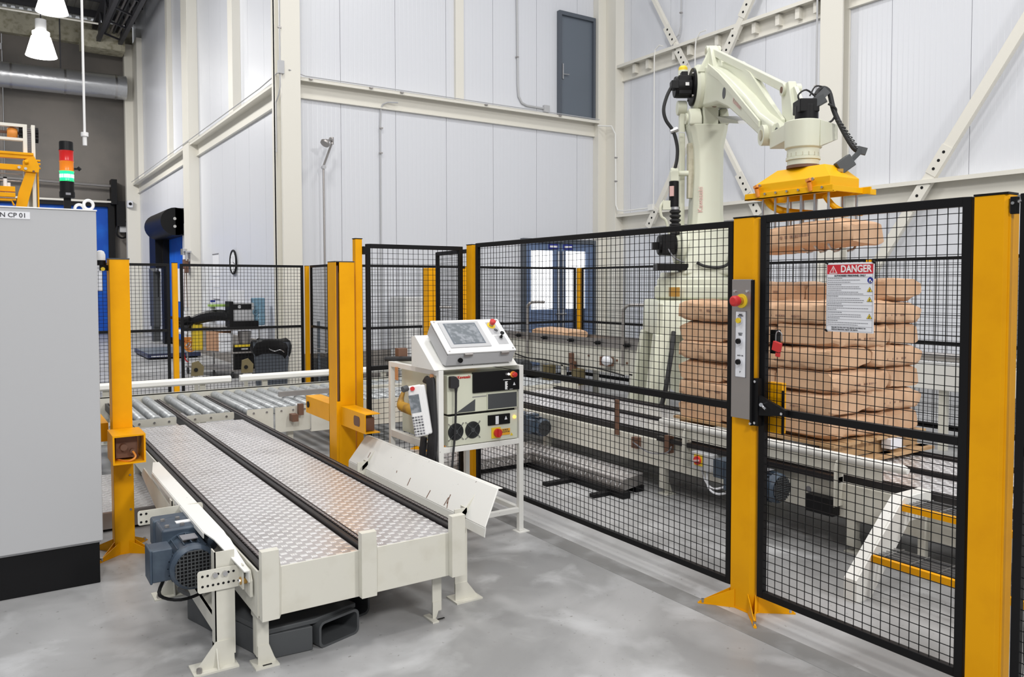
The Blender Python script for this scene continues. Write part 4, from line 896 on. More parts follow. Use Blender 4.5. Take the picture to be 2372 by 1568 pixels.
# ================================================================ ROBOT CELL
# ---- pallet conveyor inside the cell
cc = thing('pallet_conveyor', 'cream chain conveyor behind the mesh fence carrying the stack of paper sacks', 'conveyor', (5.1, 4.3, 0))
for (a, b) in ((4.62, 5.04), (5.14, 5.58)):
    dp = obj('deck_plate', B(a, b, 1.0, 7.58, .451, .455), 'checker', cc); mb = MB(); tread_bars(mb, a, b, 1.0, 7.58, .455, False); obj('tread_pattern', mb, 'tread', dp, kind='stuff')
for x in (4.555, 5.06, 5.60):
    mb = MB().box(x, x+.022, 1.0, 7.58, .39, .472).box(x+.022, x+.06, 1.0, 7.58, .43, .446); obj('chain_rail', mb, 'chain_rail', cc, bev=.002)
    mb = MB(); chain_strand(mb, x+.041, 1.0, 7.58, .478, pitch=.03); obj('chain', mb, 'chain', cc, kind='stuff')
obj('side_frame', MB().box(4.496, 4.504, 1.0, 7.58, .215, .43).box(4.504, 4.55, 1.0, 7.58, .215, .223).box(4.504, 4.55, 1.0, 7.58, .42, .43), 'conveyor_cream', cc, bev=.002)
obj('side_frame', B(5.70, 5.71, 1.0, 7.58, .215, .45), 'conveyor_cream', cc)
for y in (1.3, 2.9, 4.58, 6.2, 7.3):
    for x in (4.53, 5.66): foot_leg(cc, x, y, .22)
rl = obj('round_guard', MB().tube([(4.47, 4.60, .598), (4.47, 4.57, .603), (4.47, 2.57, .603), (4.47, 2.54, .598)], [.018, .028, .028, .018], 14), 'white_plate', cc)
obj('lower_strip', B(4.462, 4.475, 2.7, 4.5, .50, .58), 'conveyor_cream', cc)
for y in (4.29, 2.98): obj('guard_bracket', MB().prism([(4.41, y, .29), (4.50, y, .29), (4.50, y, .50), (4.47, y, .585), (4.43, y, .585), (4.41, y, .55)], (0, .008, 0)), 'conveyor_cream', cc)
obj('dark_rail', B(4.45, 4.495, 2.98, 4.62, .44, .475), 'chain_rail', cc)
stp = obj('stop_post', B(4.475, 4.49, 5.12, 5.165, .40, .705), 'brown', cc)
obj('stop_bracket', B(4.45, 4.495, 4.85, 4.92, .33, .42), 'brown', cc); obj('stop_bracket', B(4.44, 4.495, 4.47, 4.52, .36, .5), 'brown', cc)
obj('air_hose', MB().tube([(4.45, 4.9, .38), (4.44, 4.7, .33), (4.44, 4.5, .36), (4.45, 4.45, .42)], .006, 6, 4), 'grey_ink', cc)
ib = obj('isolator_box', B(4.38, 4.495, 3.98, 4.18, .315, .44), 'cabinet_grey', cc, bev=.004)
obj('isolator_plate', B(4.374, 4.38, 4.06, 4.14, .345, .425), 'sign_yellow', ib)
obj('isolator_knob', MB().cyl((4.374, 4.10, .385), (4.358, 4.10, .385), .032, 20), 'red', ib); obj('knob_bar', MB().obox((4.355, 4.10, .385), (.005, 0, 0), (0, .028, -.006), (0, .002, .006)), 'pink_label', ib)
motor(cc, 4.33, 3.30, .345, .95); motor(cc, 4.36, 6.02, .335, .8)
obj('cable_bunch', MB().tube([(4.42, 4.1, .31), (4.40, 4.05, .24), (4.38, 3.95, .20), (4.38, 3.8, .26)], .008, 6, 4).tube([(4.42, 4.05, .31), (4.38, 4.0, .2), (4.36, 3.88, .18), (4.36, 3.72, .25)], .008, 6, 4), 'paper', cc)
obj('drive_chain_cover', B(4.42, 4.495, 3.0, 3.2, .22, .33), 'black', cc)
obj('inspection_hole', MB().cyl((4.497, 2.88+.35, .34), (4.49, 2.88+.35, .34), .02, 16), 'grey_ink', cc)
# ---- tread plate walkway in an L shape
wk = thing('tread_walkway', 'low L shaped tread plate walkway on black rails inside the mesh fence', 'walkway', (4.2, 5.6, 0))
dp = obj('top_plate', MB().prism([(3.36, 5.96, .135), (4.17, 5.96, .135), (4.17, 4.70, .135), (4.46, 4.78, .135), (4.46, 6.40, .135), (3.36, 6.40, .135)], (0, 0, .006)), 'checker', wk)
mb = MB(); tread_bars(mb, 3.36, 4.17, 5.96, 6.40, .141, False); tread_bars(mb, 4.17, 4.46, 4.82, 6.40, .141, False); obj('tread_pattern', mb, 'tread', dp, kind='stuff')
mb = MB().box(3.36, 4.17, 5.955, 5.96, .05, .135).box(4.165, 4.17, 4.70, 5.96, .05, .135).prism([(4.17, 4.70, .05), (4.46, 4.78, .05), (4.46, 4.78, .135), (4.17, 4.70, .135)], (0, .005, 0))
obj('skirt', mb, 'dull_steel', wk)
mb = MB()
for k in range(22):
    y = 4.74+k*.055; s = 1 if k % 2 else -1; mb.obox((4.164, y, .093), (.001, 0, 0), (0, .010, s*.014), (0, -s*.003, .004))
for k in range(14):
    x = 3.40+k*.055; s = 1 if k % 2 else -1; mb.obox((x, 5.954, .093), (0, .001, 0), (.010, 0, s*.014), (-s*.003, 0, .004))
obj('skirt_tread', mb, 'tread', wk, kind='stuff')
obj('rail', MB().box(4.12, 4.20, 4.65, 6.0, 0, .05).box(4.35, 4.44, 4.75, 6.3, 0, .05).box(3.4, 4.2, 6.0, 6.1, 0, .05).box(3.95, 4.3, 4.80, 4.86, 0, .03).box(3.85, 4.3, 5.3, 5.36, 0, .03), 'black', wk)
# ---- steps
stp = thing('access_steps', 'two tread access steps with yellow nosings behind the gate', 'steps', (4.0, 1.9, 0))
for y in (2.43, 1.15):
    obj('stringer', MB().prism([(3.80, y, 0), (3.93, y, 0), (4.30, y, .36), (4.52, y, .36), (4.52, y, .50), (4.24, y, .50), (3.80, y, .12)], (0, .012, 0)).prism([(3.80, y+.012, 0), (3.80, y+.012, .12), (4.24, y+.012, .50), (4.24, y+.012, .50)], (0, .05, 0)), 'white_plate', stp)
    obj('stringer_flange', MB().prism([(3.797, y+.012, 0), (3.797, y+.012, .122), (4.238, y+.012, .505), (4.52, y+.012, .505), (4.52, y+.012, .49), (4.245, y+.012, .49), (3.812, y+.012, .115), (3.812, y+.012, 0)], (0, .06, 0)), 'white_plate', stp)
    obj('leg', B(4.46, 4.50, y, y+.04, 0, .40), 'conveyor_cream', stp)
for x, z in ((3.93, .235), (4.22, .465)):
    t_ = obj('tread', MB().box(x, x+.025, 1.165, 2.43, z-.035, z), 'yellow', stp, label='yellow step nosing')
    mb = MB()
    for k in range(6): mb.box(x+.035+k*.036, x+.040+k*.036, 1.165, 2.43, z-.03, z)
    for k in range(9): mb.box(x+.03, x+.24, 1.22+k*.145, 1.226+k*.145, z-.006, z+.001)
    obj('grating', mb, 'steel', t_, kind='stuff')
    obj('end_bolt', MB().cyl((x+.06, 2.443, z-.05), (x+.06, 2.455, z-.05), .012, 10), 'steel', t_)
# ---- safety switch body behind the gate latch
obj('safety_switch', B(3.275, 3.31, 2.515, 2.60, .95, 1.205), 'yellow', g, label='yellow safety switch behind the latch', bev=.003)
obj('switch_edge', B(3.270, 3.275, 2.500, 2.512, .95, 1.17), 'black', g)
# ---- rear fences
YR, XR = 11.0, 8.7
def rear(x0, y0, x1, y1, lab, group=None): return mesh_panel('mesh_fence', (x0, y0), (x1, y1), .10, 2.0, (1.05, .14), lab, ph=.05, pv=.05, th=.004, fr=.035, group=group)
rear(4.15, YR, 6.35, YR, 'rear black mesh fence seen through the narrow front fence')
rear(6.42, YR, 8.62, YR, 'rear black mesh fence standing in front of the blue glazed double door')
rear(XR, 8.25, XR, 10.92, 'rear black mesh fence behind the robot, beside the yellow post at the double door')
rear(XR, 5.5, XR, 8.17, 'rear black mesh fence behind the sack stack')
rear(XR, 2.75, XR, 5.42, 'rear black mesh fence seen through the gate right of the sacks')
rear(XR, 0.0, XR, 2.67, 'rear black mesh fence beyond the right edge of the gate')
for x, y, l in ((XR, 11.0, 'yellow rear corner post in front of the blue double door'), (XR, 8.21, 'yellow rear post hidden behind the robot'), (XR, 5.46, 'yellow rear post whose top shows above the danger sign'), (XR, 2.71, 'yellow rear post behind the right gate post'), (6.385, YR, 'yellow rear post left of the blue double door'), (4.1, YR, 'yellow rear post behind the light curtain posts')):
    fence_post(x, y, .06, .06, 1.99, l)
# left rear fences beyond the roller conveyor
mesh_panel('mesh_fence', (2.22, 11.9), (4.0, 11.9), .10, 2.0, (1.06,), 'black mesh fence in front of the tool cart and bin', ph=.05, pv=.05, th=.0045, fr=.035)
mesh_panel('mesh_fence', (.3, 11.9), (2.08, 11.9), .10, 2.0, (1.06,), 'black mesh fence in front of the blue door at the far left', ph=.05, pv=.05, th=.0045, fr=.035)
mesh_panel('mesh_fence', (4.1, 11.06), (4.1, 11.84), .10, 2.0, (1.06,), 'short black mesh fence turning toward the camera right of the grey bin', ph=.05, pv=.05, th=.0045, fr=.035)
fence_post(2.15, 11.9, .07, .07, 2.01, 'yellow fence post left of the tool cart'); fence_post(4.06, 11.9, .06, .06, 1.99, 'yellow fence post right of the grey bin')
mesh_panel('mesh_fence', (3.42, 5.68), (3.52, 6.62), .10, 2.005, (1.06,), 'narrow black mesh fence seen nearly edge on above the operator panel')
lpz = thing('light_curtain_post', 'yellow sensor post inside the cell just left of the edge-on mesh fence', 'post', (3.72, 7.12, 0))
obj('column', MB().box(3.68, 3.79, 7.1, 7.106, 0, 1.87).box(3.784, 3.79, 7.106, 7.22, 0, 1.87).box(3.68, 3.686, 7.106, 7.22, 0, 1.87), 'yellow', lpz); spread_foot(lpz, 3.68, 3.79, 7.1, 7.22)
lpz = thing('light_curtain_post', 'yellow sensor post seen through the edge-on mesh fence above the operator panel', 'post', (4.25, 7.3, 0))
obj('column', MB().box(4.2, 4.3, 7.3, 7.306, 0, 1.87).box(4.294, 4.3, 7.306, 7.42, 0, 1.87).box(4.2, 4.206, 7.306, 7.42, 0, 1.87), 'yellow', lpz); spread_foot(lpz, 4.2, 4.3, 7.3, 7.42)
# ---- bag infeed conveyor at the back
bc = thing('bag_conveyor', 'cream infeed conveyor with steel side guides at the back of the cell', 'conveyor', (7.3, 9.2, 0))
obj('side_panel', B(6.98, 7.0, 7.45, 10.9, .50, .84), 'conveyor_cream', bc, bev=.003); obj('side_panel', B(7.66, 7.68, 7.45, 10.9, .50, .84), 'conveyor_cream', bc)
obj('belt', B(7.02, 7.64, 7.45, 10.9, .80, .86), 'dark_grey', bc); obj('side_guide', B(6.96, 6.972, 7.45, 10.9, .845, .955), 'dull_steel', bc); obj('side_guide', B(7.66, 7.672, 7.45, 10.9, .845, .93), 'dull_steel', bc)
for y in (7.75, 8.35, 8.95, 9.6, 10.3): obj('guide_knob', MB().cyl((6.96, y, .90), (6.90, y, .90), .028, 12).cyl((6.90, y, .90), (6.86, y, .90), .008, 8), 'black', bc)
for y, z in ((8.0, .68), (8.25, .64), (8.6, .70), (7.8, .66)): obj('bolt', MB().cyl((6.98, y, z), (6.965, y, z), .015, 8), 'brown', bc)
for y in (7.7, 9.2, 10.6): obj('leg', MB().box(6.98, 7.04, y, y+.06, 0, .52).box(7.6, 7.66, y, y+.06, 0, .52), 'conveyor_cream', bc)
for y, z in ((7.83, .62), (10.05, .62)): obj('guide_arm', MB().tube([(6.93, y, z), (6.93, y, 1.30), (6.93, y-.02, 1.38), (6.95, y-.06, 1.42), (7.0, y-.12, 1.43), (7.08, y-.24, 1.43)], .022, 10, 3), 'dull_steel', bc)
sc_ = obj('sensor_block', B(6.88, 6.96, 8.05, 8.25, .60, .72), 'brown', bc); obj('sensor_block', MB().cyl((6.90, 8.9, .58), (6.90, 8.9, .72), .04, 12).box(6.9, 6.96, 8.85, 8.95, .46, .6), 'brown', bc)
obj('white_valve', MB().ball((6.90, 8.12, .67), .06, .1, .07), 'paper', sc_); obj('cable', MB().tube([(6.93, 10.4, .60), (6.92, 10.0, .56), (6.92, 9.6, .57), (6.92, 9.0, .54), (6.92, 8.4, .55), (6.92, 7.8, .50)], .010, 6, 4), 'black', bc)
for y in (9.45, 8.75): obj('motor_mount', MB().box(6.85, 6.97, y-.08, y+.08, .28, .50), 'olive', bc)
obj('motor_drum', MB().cyl((6.90, 10.35, .42), (6.90, 10.05, .42), .11, 18), 'dark_grey', bc)
hoop2 = thing('handrail_hoop', 'bent steel hoop rail beside the yellow post behind the operator panel', 'rail', (6.0, 9.6, 0))
obj('hoop', MB().tube([(5.05, 9.9, 0), (5.05, 9.9, 1.30), (5.08, 9.88, 1.36), (5.14, 9.85, 1.38), (5.42, 9.75, 1.38)], .018, 10, 3), 'dull_steel', hoop2)
# ---- sacks
def sack_mesh(L, W, H, seed, nu=26, nv=28):
    rnd = random.Random(seed); ph = [rnd.uniform(0, 6.28) for _ in range(10)]; mb = MB(); vs = []
    sg = [rnd.choice((-1, 1)) for _ in range(4)]
    for i in range(nu+1):
        u = -1+2*i/nu; u = math.copysign(abs(u)**.8, u); e = abs(u)
        pinch = max(0, (e-.72)/.28)
        hh = H/2*(1-.26*pinch**1.8)*(1+.03*sin(3*u+ph[0])); ww = W/2*(1-.03*pinch**2+.012*sin(4*u+ph[1])); x = u*L/2
        zc = .008*sin(2.2*u+ph[2])-H*.08*pinch*sg[0 if u > 0 else 1]
        for k in range(nv):
            t = 2*pi*k/nv+.11; c, s = cos(t), sin(t); p = 5.0
            y = ww*math.copysign(abs(c)**(2/p), c); z = hh*math.copysign(abs(s)**(2/p), s)
            wr = max(0, (e-.45)/.55)**1.1
            tri_ = abs(((5*t/pi+3*u+ph[3]) % 2)-1)-.5; tri2 = abs(((7*u+2*t+ph[4]) % 2)-1)-.5
            q = .016*wr*tri_+.007*tri2+.005*sin(3*t+11*u+ph[5])*wr+.003*sin(6*t-9*u+ph[6])
            vs.append((x-(.010*pinch*(1-abs(z/hh)) if pinch > .9 else 0)+.010*wr*sin(3*t+ph[7]), y+q*c, zc+z+q*s*.8))
    fs = [(i*nv+k, i*nv+(k+1) % nv, (i+1)*nv+(k+1) % nv, (i+1)*nv+k) for i in range(nu) for k in range(nv)]
    fs += [tuple(reversed(range(nv))), tuple(nu*nv+k for k in range(nv))]
    return mb.add(vs, fs)
SACKS = []
for s in range(5):
    o = obj('paper_sack', sack_mesh(.72, .475, .166, s), 'kraft', sharp=24); COL.objects.unlink(o)
    o['category'] = 'sack'; pr = MB(); rnd = random.Random(s+50)
    for sd in (-1, 1):
        y = -.22
        while y < .18:
            wl = rnd.uniform(.008, .02)
            if rnd.random() < .8 and -.12 < y < .16: pr.box(y, y+wl, sd*.232, sd*.2405, -.006, .010) if s % 2 else pr.box(y, y+wl, sd*.234, sd*.2405, -.022, -.010)
            y += wl+.006
    SACKS.append((o, pr))
sack_n = 0
def sack(x, y, z, rot, label, sx=1, sy=1, sz=1, tilt=0, name='paper_sack', group='paper sacks stacked on the pallet', yt=0):
    global sack_n
    src, pr = SACKS[sack_n % 5]; sack_n += 1
    c = src.copy(); COL.objects.link(c); c.location = (x, y, z); c.rotation_euler = (yt, tilt, rot); c.scale = (sx, sy, sz); c['label'] = label; c['group'] = group
    if sack_n > 5: c.name = name
    p = None
    for ch in []: pass
    pm = PRINTS[(sack_n-1) % 5].copy(); COL.objects.link(pm); pm.parent = c
    return c
PRINTS = []
for s, (o, pr) in enumerate(SACKS):
    q = obj('print', pr, 'kraft_print'); q['kind'] = 'stuff'; COL.objects.unlink(q); PRINTS.append(q)
X0, Y0, Z0, LH = 4.68, 3.19, .625, .1575
random.seed(2)
rows_w = ['bottom', 'second', 'third', 'fourth', 'fifth', 'sixth', 'seventh']
for k in range(7):
    z = Z0+LH*(k+.5)+.002; w_ = rows_w[k]; j = lambda a=.008: random.uniform(-a, a)
    if k % 2 == 0:   # type A : three end-on toward the fence, two lengthwise behind
        if k < 6:
            for i, nm in enumerate(('at the gate end', 'in the middle', 'at the robot controller end')):
                sack(X0+.345+j(), Y0+.24+.475*i+j(), z, j(.03), f'kraft paper sack in the {w_} layer, end-on to the fence {nm}', .93, 1, 1)
        for i, nm in enumerate(('near the gate', 'farther from the gate')):
            sack(X0+.69+.20+j(), Y0+.365+.71*i+j(), z-(.015 if k == 6 else 0), pi/2+j(.03), (f'kraft paper sack in the {w_} layer on the robot side, {nm}' if k < 6 else f'topmost kraft paper sack of the unfinished seventh layer, {nm}'), .95, .86, 1.05 if k == 6 else 1, tilt=.05 if k == 6 and i == 0 else 0)
    else:
        for i, nm in enumerate(('nearer the gate', 'nearer the robot controller')):
            sack(X0+.215+j(), Y0+.355+.72*i+j(), z, pi/2+j(.03), f'kraft paper sack in the {w_} layer lying lengthwise along the fence, {nm}', .97, .92, 1)
        for i, nm in enumerate(('at the gate end', 'in the middle', 'at the far end')):
            sack(X0+.44+.33+j(), Y0+.24+.475*i+j(), z, pi+j(.03), f'kraft paper sack in the {w_} layer, end-on on the robot side {nm}', .90, 1, 1)
sack(7.32, 9.75, .945, pi/2+.2, 'single kraft paper sack riding on the infeed conveyor at the back', 1.0, 1, .9, group='paper sack on the infeed conveyor')
sack(5.2, 3.70, 2.055, pi/2+.06, 'kraft paper sack hanging in the yellow gripper above the stack', 1.12, .95, 1.15, tilt=.05, group='paper sack in the gripper')
# ---- pallet
pt = thing('wooden_pallet', 'timber pallet under the stack of paper sacks', 'pallet', (5.2, 3.9, .48))
for k in range(7): obj('top_board', B(4.66+k*.165, 4.66+k*.165+.14, 3.16, 4.64, .602, .622), 'wood', pt)
for y in (3.16, 3.86, 4.54):
    obj('stringer', B(4.72, 5.78, y+.06 if y < 3.5 else y, (y+.06 if y < 3.5 else y)+.09, .502, .602), 'wood', pt)
for k in range(3): obj('bottom_board', B(4.76+k*.47, 4.86+k*.47, 3.14, 4.62, .482, .502), 'wood', pt)
obj('bottom_board', B(4.95, 5.80, 3.10, 3.2, .482, .502), 'wood', pt)
obj('white_block', B(5.28, 5.42, 3.13, 3.2, .53, .60), 'paper', pt)

# ---- robot (local a toward the gripper, s to the right, z up)
FH, RH = Vector((sin(YAW), cos(YAW), 0)), Vector((cos(YAW), -sin(YAW), 0))
def W(a, s, z): return FH*(8.75-a)+RH*(2.1+s)+Vector((0, 0, z))
A_, S_, Z_ = -FH, RH, Vector((0, 0, 1))
rb = thing('palletising_robot', 'large pale green articulated robot arm reaching over the sacks', 'robot', tuple(W(0, 0, 0)))
def rbox(a0, a1, s0, s1, z0, z1, mb=None): return (mb or MB()).obox(W((a0+a1)/2, (s0+s1)/2, (z0+z1)/2), A_*(a1-a0)/2, S_*(s1-s0)/2, Z_*(z1-z0)/2)
def loft(st, mb=None):  # stations: (a, s0, s1, z0, z1) run along a ; or general list of 4 point rings
    mb = mb or MB(); n = len(st[0]); vs = [p for r in st for p in r]; fs = [(i*n+k, i*n+(k+1) % n, (i+1)*n+(k+1) % n, (i+1)*n+k) for i in range(len(st)-1) for k in range(n)]
    fs += [tuple(reversed(range(n))), tuple((len(st)-1)*n+k for k in range(n))]; return mb.add(vs, fs)
def ring_z(z, a0, a1, s0, s1, c=.05):  # chamfered rectangle at height z
    return [W(a0+c, s0, z), W(a1-c, s0, z), W(a1, s0+c, z), W(a1, s1-c, z), W(a1-c, s1, z), W(a0+c, s1, z), W(a0, s1-c, z), W(a0, s0+c, z)]
ped = obj('pedestal', loft([ring_z(1.16, -.5, .5, -.565, .56), ring_z(1.18, -.5, .5, -.568, .56), ring_z(1.50, -.5, .5, -.56, .56), ring_z(1.53, -.48, .48, -.54, .54)]), 'robot', rb, bev=.01)
for sa in (-1, 1):
    for ss in (-1, 1):
        o = obj('pedestal_leg', loft([[W(sa*(a-.10), ss*s_, z), W(sa*(a+.10), ss*s_, z), W(sa*(a+.10), ss*(s_-.20), z), W(sa*(a-.10), ss*(s_-.20), z)] for a, s_, z in ((.62, .80, 0), (.50, .69, .46), (.40, .585, 1.17))]), 'robot', ped, bev=.01)
        obj('leg_plate', rbox(sa*.62-.17, sa*.62+.17, ss*.70-.17, ss*.70+.17, 0, .025), 'robot', o)
obj('pedestal_web', loft([ring_z(.5, -.3, .3, -.28, .28), ring_z(1.16, -.3, .3, -.28, .28)]), 'robot', ped)
obj('pedestal_hose', MB().tube([W(.5, -.40, 1.20), W(.60, -.44, 1.0), W(.70, -.52, .62), W(.74, -.58, .42)], .025, 10), 'black_rubber', ped)
obj('base_ring', MB().lathe(W(0, -.04, 1.53), (0, 0, 1), [(0, .43), (.03, .47), (.14, .47), (.16, .44), (.22, .44), (.25, .41), (.30, .40)], 36), 'robot', rb)
obj('base_bracket', MB().obox(W(.42, -.38, 1.62), A_*.04, S_*.05, Z_*.05), 'brass', rb)
mb = loft([ring_z(1.80, -.35, .38, -.30, .36), ring_z(1.95, -.33, .36, -.24, .36), ring_z(2.1, -.3, .33, -.2, .34), ring_z(2.32, -.22, .24, -.17, .30)])
obj('turret', mb, 'robot', rb, bev=.03, seg=3)
hub = obj('shoulder_hub', MB().cyl(W(0, -.26, 2.1), W(0, .38, 2.1), .26, 32).cyl(W(0, -.30, 2.1), W(0, .42, 2.1), .17, 28), 'robot', rb, bev=.02)
m2 = obj('shoulder_motor', MB().cyl(W(.1, -.30, 2.13), W(.1, -.50, 2.13), .105, 20).add(*(lambda m: (m.v, m.f))(rbox(-.02, .22, -.47, -.33, 2.02, 2.24))), 'black', rb, bev=.01)
obj('motor_plug', rbox(.06, .14, -.56, -.47, 2.08, 2.16), 'black', m2)
obj('cable_tray', rbox(.12, .36, -.55, -.22, 1.85, 1.92), 'black', rb); obj('tray_bracket', rbox(.1, .3, -.22, -.16, 1.80, 1.95), 'dark_grey', rb)
obj('turret_cable', MB().tube([W(.40, -.14, 1.93), W(.42, -.05, 1.89), W(.42, .1, 1.88), W(.42, .2, 1.93), W(.40, .27, 2.1), W(.36, .28, 2.3)], .016, 8, 5), 'black_rubber', rb)
obj('grey_lead', MB().tube([W(.2, -.42, 2.12), W(.25, -.36, 2.0), W(.28, -.25, 1.94), W(.2, -.2, 1.98)], .008, 6, 4), 'grey_ink', rb)
la = obj('lower_arm', loft([ring_z(1.95, -.17, .17, -.13, .22), ring_z(2.15, -.2, .2, -.15, .24), ring_z(2.45, -.17, .17, -.125, .215), ring_z(2.95, -.15, .15, -.10, .215), ring_z(3.2, -.15, .15, -.11, .22), ring_z(3.38, -.16, .16, -.15, .255), ring_z(3.44, -.17, .17, -.17, .26)]), 'robot', rb, bev=.012)
for s0, s1 in ((-.17, -.035), (.165, .26)):
    obj('yoke', MB().prism([W(-.16, s0, 3.43), W(.17, s0, 3.43), W(.17, s0, 3.52), W(.10, s0, 3.62), W(-.08, s0, 3.62), W(-.16, s0, 3.54)], S_*(s1-s0)), 'robot', la, bev=.02, seg=3)
obj('yoke_boss', MB().cyl(W(.03, -.19, 3.52), W(.03, -.17, 3.52), .06, 18), 'robot', la); obj('bore', MB().cyl(W(.03, -.192, 3.52), W(.03, -.188, 3.52), .03, 14), 'dirty_cream', la)
text('arm_lettering', 'Kawasaki', .075, W(.1755, -.05, 2.62), (0, 0, 1), tuple(-RH), 'robot_text', la, bold=.0006, ext=.001)
obj('parallel_link', loft([[W(-.12, -.235, z), W(-.04, -.235, z), W(-.04, -.175, z), W(-.12, -.175, z)] for z in (2.05, 3.62)]), 'robot', rb, bev=.01)
for z_ in (3.66, 2.05): obj('link_eye', MB().cyl(W(-.08, -.26, z_), W(-.08, -.16, z_), .08, 18), 'robot', rb, bev=.008)
obj('link_web', rbox(-.02, .06, -.16, -.10, 2.65, 3.25), 'dirty_cream', la)
# upper arm
def ring_a(a, s0, s1, z0, z1, c=.03): return [W(a, s0+c, z0), W(a, s1-c, z0), W(a, s1, z0+c), W(a, s1, z1-c), W(a, s1-c, z1), W(a, s0+c, z1), W(a, s0, z1-c), W(a, s0, z0+c)]
ua = obj('upper_arm', loft([ring_a(-.05, -.04, .30, 3.64, 4.06), ring_a(.25, -.03, .31, 3.60, 4.05), ring_a(.7, -.02, .27, 3.53, 3.87), ring_a(1.1, -.02, .23, 3.39, 3.67), ring_a(1.6, -.01, .19, 3.16, 3.40, .02), ring_a(2.0, -.01, .15, 2.97, 3.16, .02), ring_a(2.35, .0, .12, 2.84, 3.0, .02)]), 'robot', rb, bev=.01)
obj('side_rib', loft([[W(a, -.03, z0), W(a, -.012, z0), W(a, -.012, z1), W(a, -.03, z1)] for a, z0, z1 in ((.35, 3.94, 4.03), (.8, 3.74, 3.81), (1.2, 3.52, 3.59), (1.7, 3.24, 3.30), (2.1, 3.02, 3.07))]), 'robot', ua)
obj('elbow_housing', MB().lathe(W(0, -.10, 3.86), RH, [(0, .22), (.03, .25), (.12, .25), (.16, .22), (.40, .22), (.43, .19)], 36), 'robot', ua)
obj('elbow_lug', MB().prism([W(-.12, -.02, 3.40), W(.14, -.02, 3.40), W(.16, -.02, 3.75), W(-.14, -.02, 3.75)], S_*.17), 'robot', ua, bev=.02)
em = obj('elbow_motor', MB().cyl(W(.0, -.10, 3.87), W(.0, -.125, 3.87), .205, 28).cyl(W(0, -.125, 3.87), W(0, -.31, 3.87), .115, 20).add(*(lambda m: (m.v, m.f))(rbox(-.10, .10, -.28, -.13, 3.77, 3.98))), 'black', rb, bev=.012)
obj('motor_connector', rbox(.0, .12, -.36, -.28, 3.83, 3.92).add(*(lambda m: (m.v, m.f))(rbox(-.03, .06, -.24, -.17, 3.98, 4.03))), 'black', em, bev=.006)
obj('motor_label', rbox(.1195, .1215, -.21, -.17, 3.86, 3.895), 'white', em)
for k in range(4): t = pi/4+k*pi/2; obj('motor_bolt', MB().cyl(W(.17*cos(t), -.125, 3.87+.17*sin(t)), W(.17*cos(t), -.14, 3.87+.17*sin(t)), .012, 8), 'steel', em)
lv = obj('lever', MB().prism([W(-.22, .02, 3.92), W(.40, .02, 3.98), (W(.25, .02, 4.22)), W(.18, .02, 4.27), W(.12, .02, 4.27), W(.06, .02, 4.2)], S_*.10), 'robot', ua, bev=.012)
obj('lever_rib', MB().prism([W(.2, .12, 4.02), W(.2, .24, 4.02), W(.17, .12, 4.26)], A_*.03).prism([W(.2, .02, 4.22), W(.2, -.10, 3.98), W(.2, .02, 3.98)], A_*.03), 'robot', ua)
obj('lever_pin', MB().cyl(W(.15, -.0, 4.22), W(.15, .15, 4.22), .055, 20), 'robot', lv); obj('pin_cap', MB().cyl(W(.15, -.004, 4.22), W(.15, -.001, 4.22), .032, 16), 'dirty_cream', lv)
obj('arm_bore', MB().cyl(W(.98, -.024, 3.57), W(.98, .02, 3.57), .055, 20), 'dark_grey', ua); obj('arm_bore', MB().cyl(W(.28, .06, 3.60), W(.34, .06, 3.68), .03, 12), 'brown', ua)
obj('access_cover', rbox(.250, .262, .08, .17, 3.60, 3.66), 'brown', ua)
obj('arm_bracket', rbox(.26, .34, .04, .14, 3.83, 3.95), 'copper_cap', ua); obj('bracket_tab', rbox(.26, .36, .0, .04, 3.87, 3.96), 'robot', ua)
obj('under_cover', loft([[W(.4, .05, 3.47), W(.4, .27, 3.47), W(.4, .2, 3.40), W(.4, .1, 3.40)], [W(1.0, .1, 3.30), W(1.0, .24, 3.30), W(1.0, .2, 3.27), W(1.0, .12, 3.27)]]), 'steel', ua)
obj('top_rib', loft([[W(a, .10, z0), W(a, .24-.05*a, z0), W(a, .24-.05*a, z1), W(a, .10, z1)] for a, z0, z1 in ((.45, 3.95, 4.02), (.9, 3.74, 3.90), (1.4, 3.44, 3.66), (1.9, 3.16, 3.30), (2.3, 2.98, 3.04))]), 'robot', ua)
text('arm_lettering', 'Kawasaki', .075, W(1.42, -.022, 3.37), tuple(A_*cos(.47)-Z_*sin(.47)), tuple(A_*sin(.47)+Z_*cos(.47)), 'robot_text', ua, bold=.001)
obj('tie_rod', MB().bar(W(.15, .07, 4.22), W(2.25, .172, 3.29), .045, .075), 'robot', rb, bev=.01)
wl = obj('wrist_link', MB().prism([W(2.16, .13, 3.34), W(2.34, .13, 3.34), W(2.50, .13, 2.95), W(2.42, .13, 2.84), W(2.14, .13, 2.86), W(2.2, .13, 3.1)], S_*.07), 'robot', rb, bev=.012)
obj('rod_pin', MB().cyl(W(2.25, .11, 3.29), W(2.25, .26, 3.29), .05, 18), 'robot', wl); obj('pin_bore', MB().cyl(W(2.25, .105, 3.29), W(2.25, .112, 3.29), .026, 14), 'brown', wl)
obj('wrist_eye', MB().cyl(W(2.2, -.04, 2.93), W(2.2, .10, 2.93), .085, 22), 'robot', wl); obj('eye_bore', MB().cyl(W(2.2, -.045, 2.93), W(2.2, -.038, 2.93), .045, 18), 'dirty_cream', wl)
obj('wrist_eye', MB().cyl(W(2.38, .03, 2.92), W(2.38, .16, 2.92), .075, 22), 'robot', wl); obj('eye_bore', MB().cyl(W(2.38, .025, 2.92), W(2.38, .032, 2.92), .038, 18), 'dark_grey', wl)
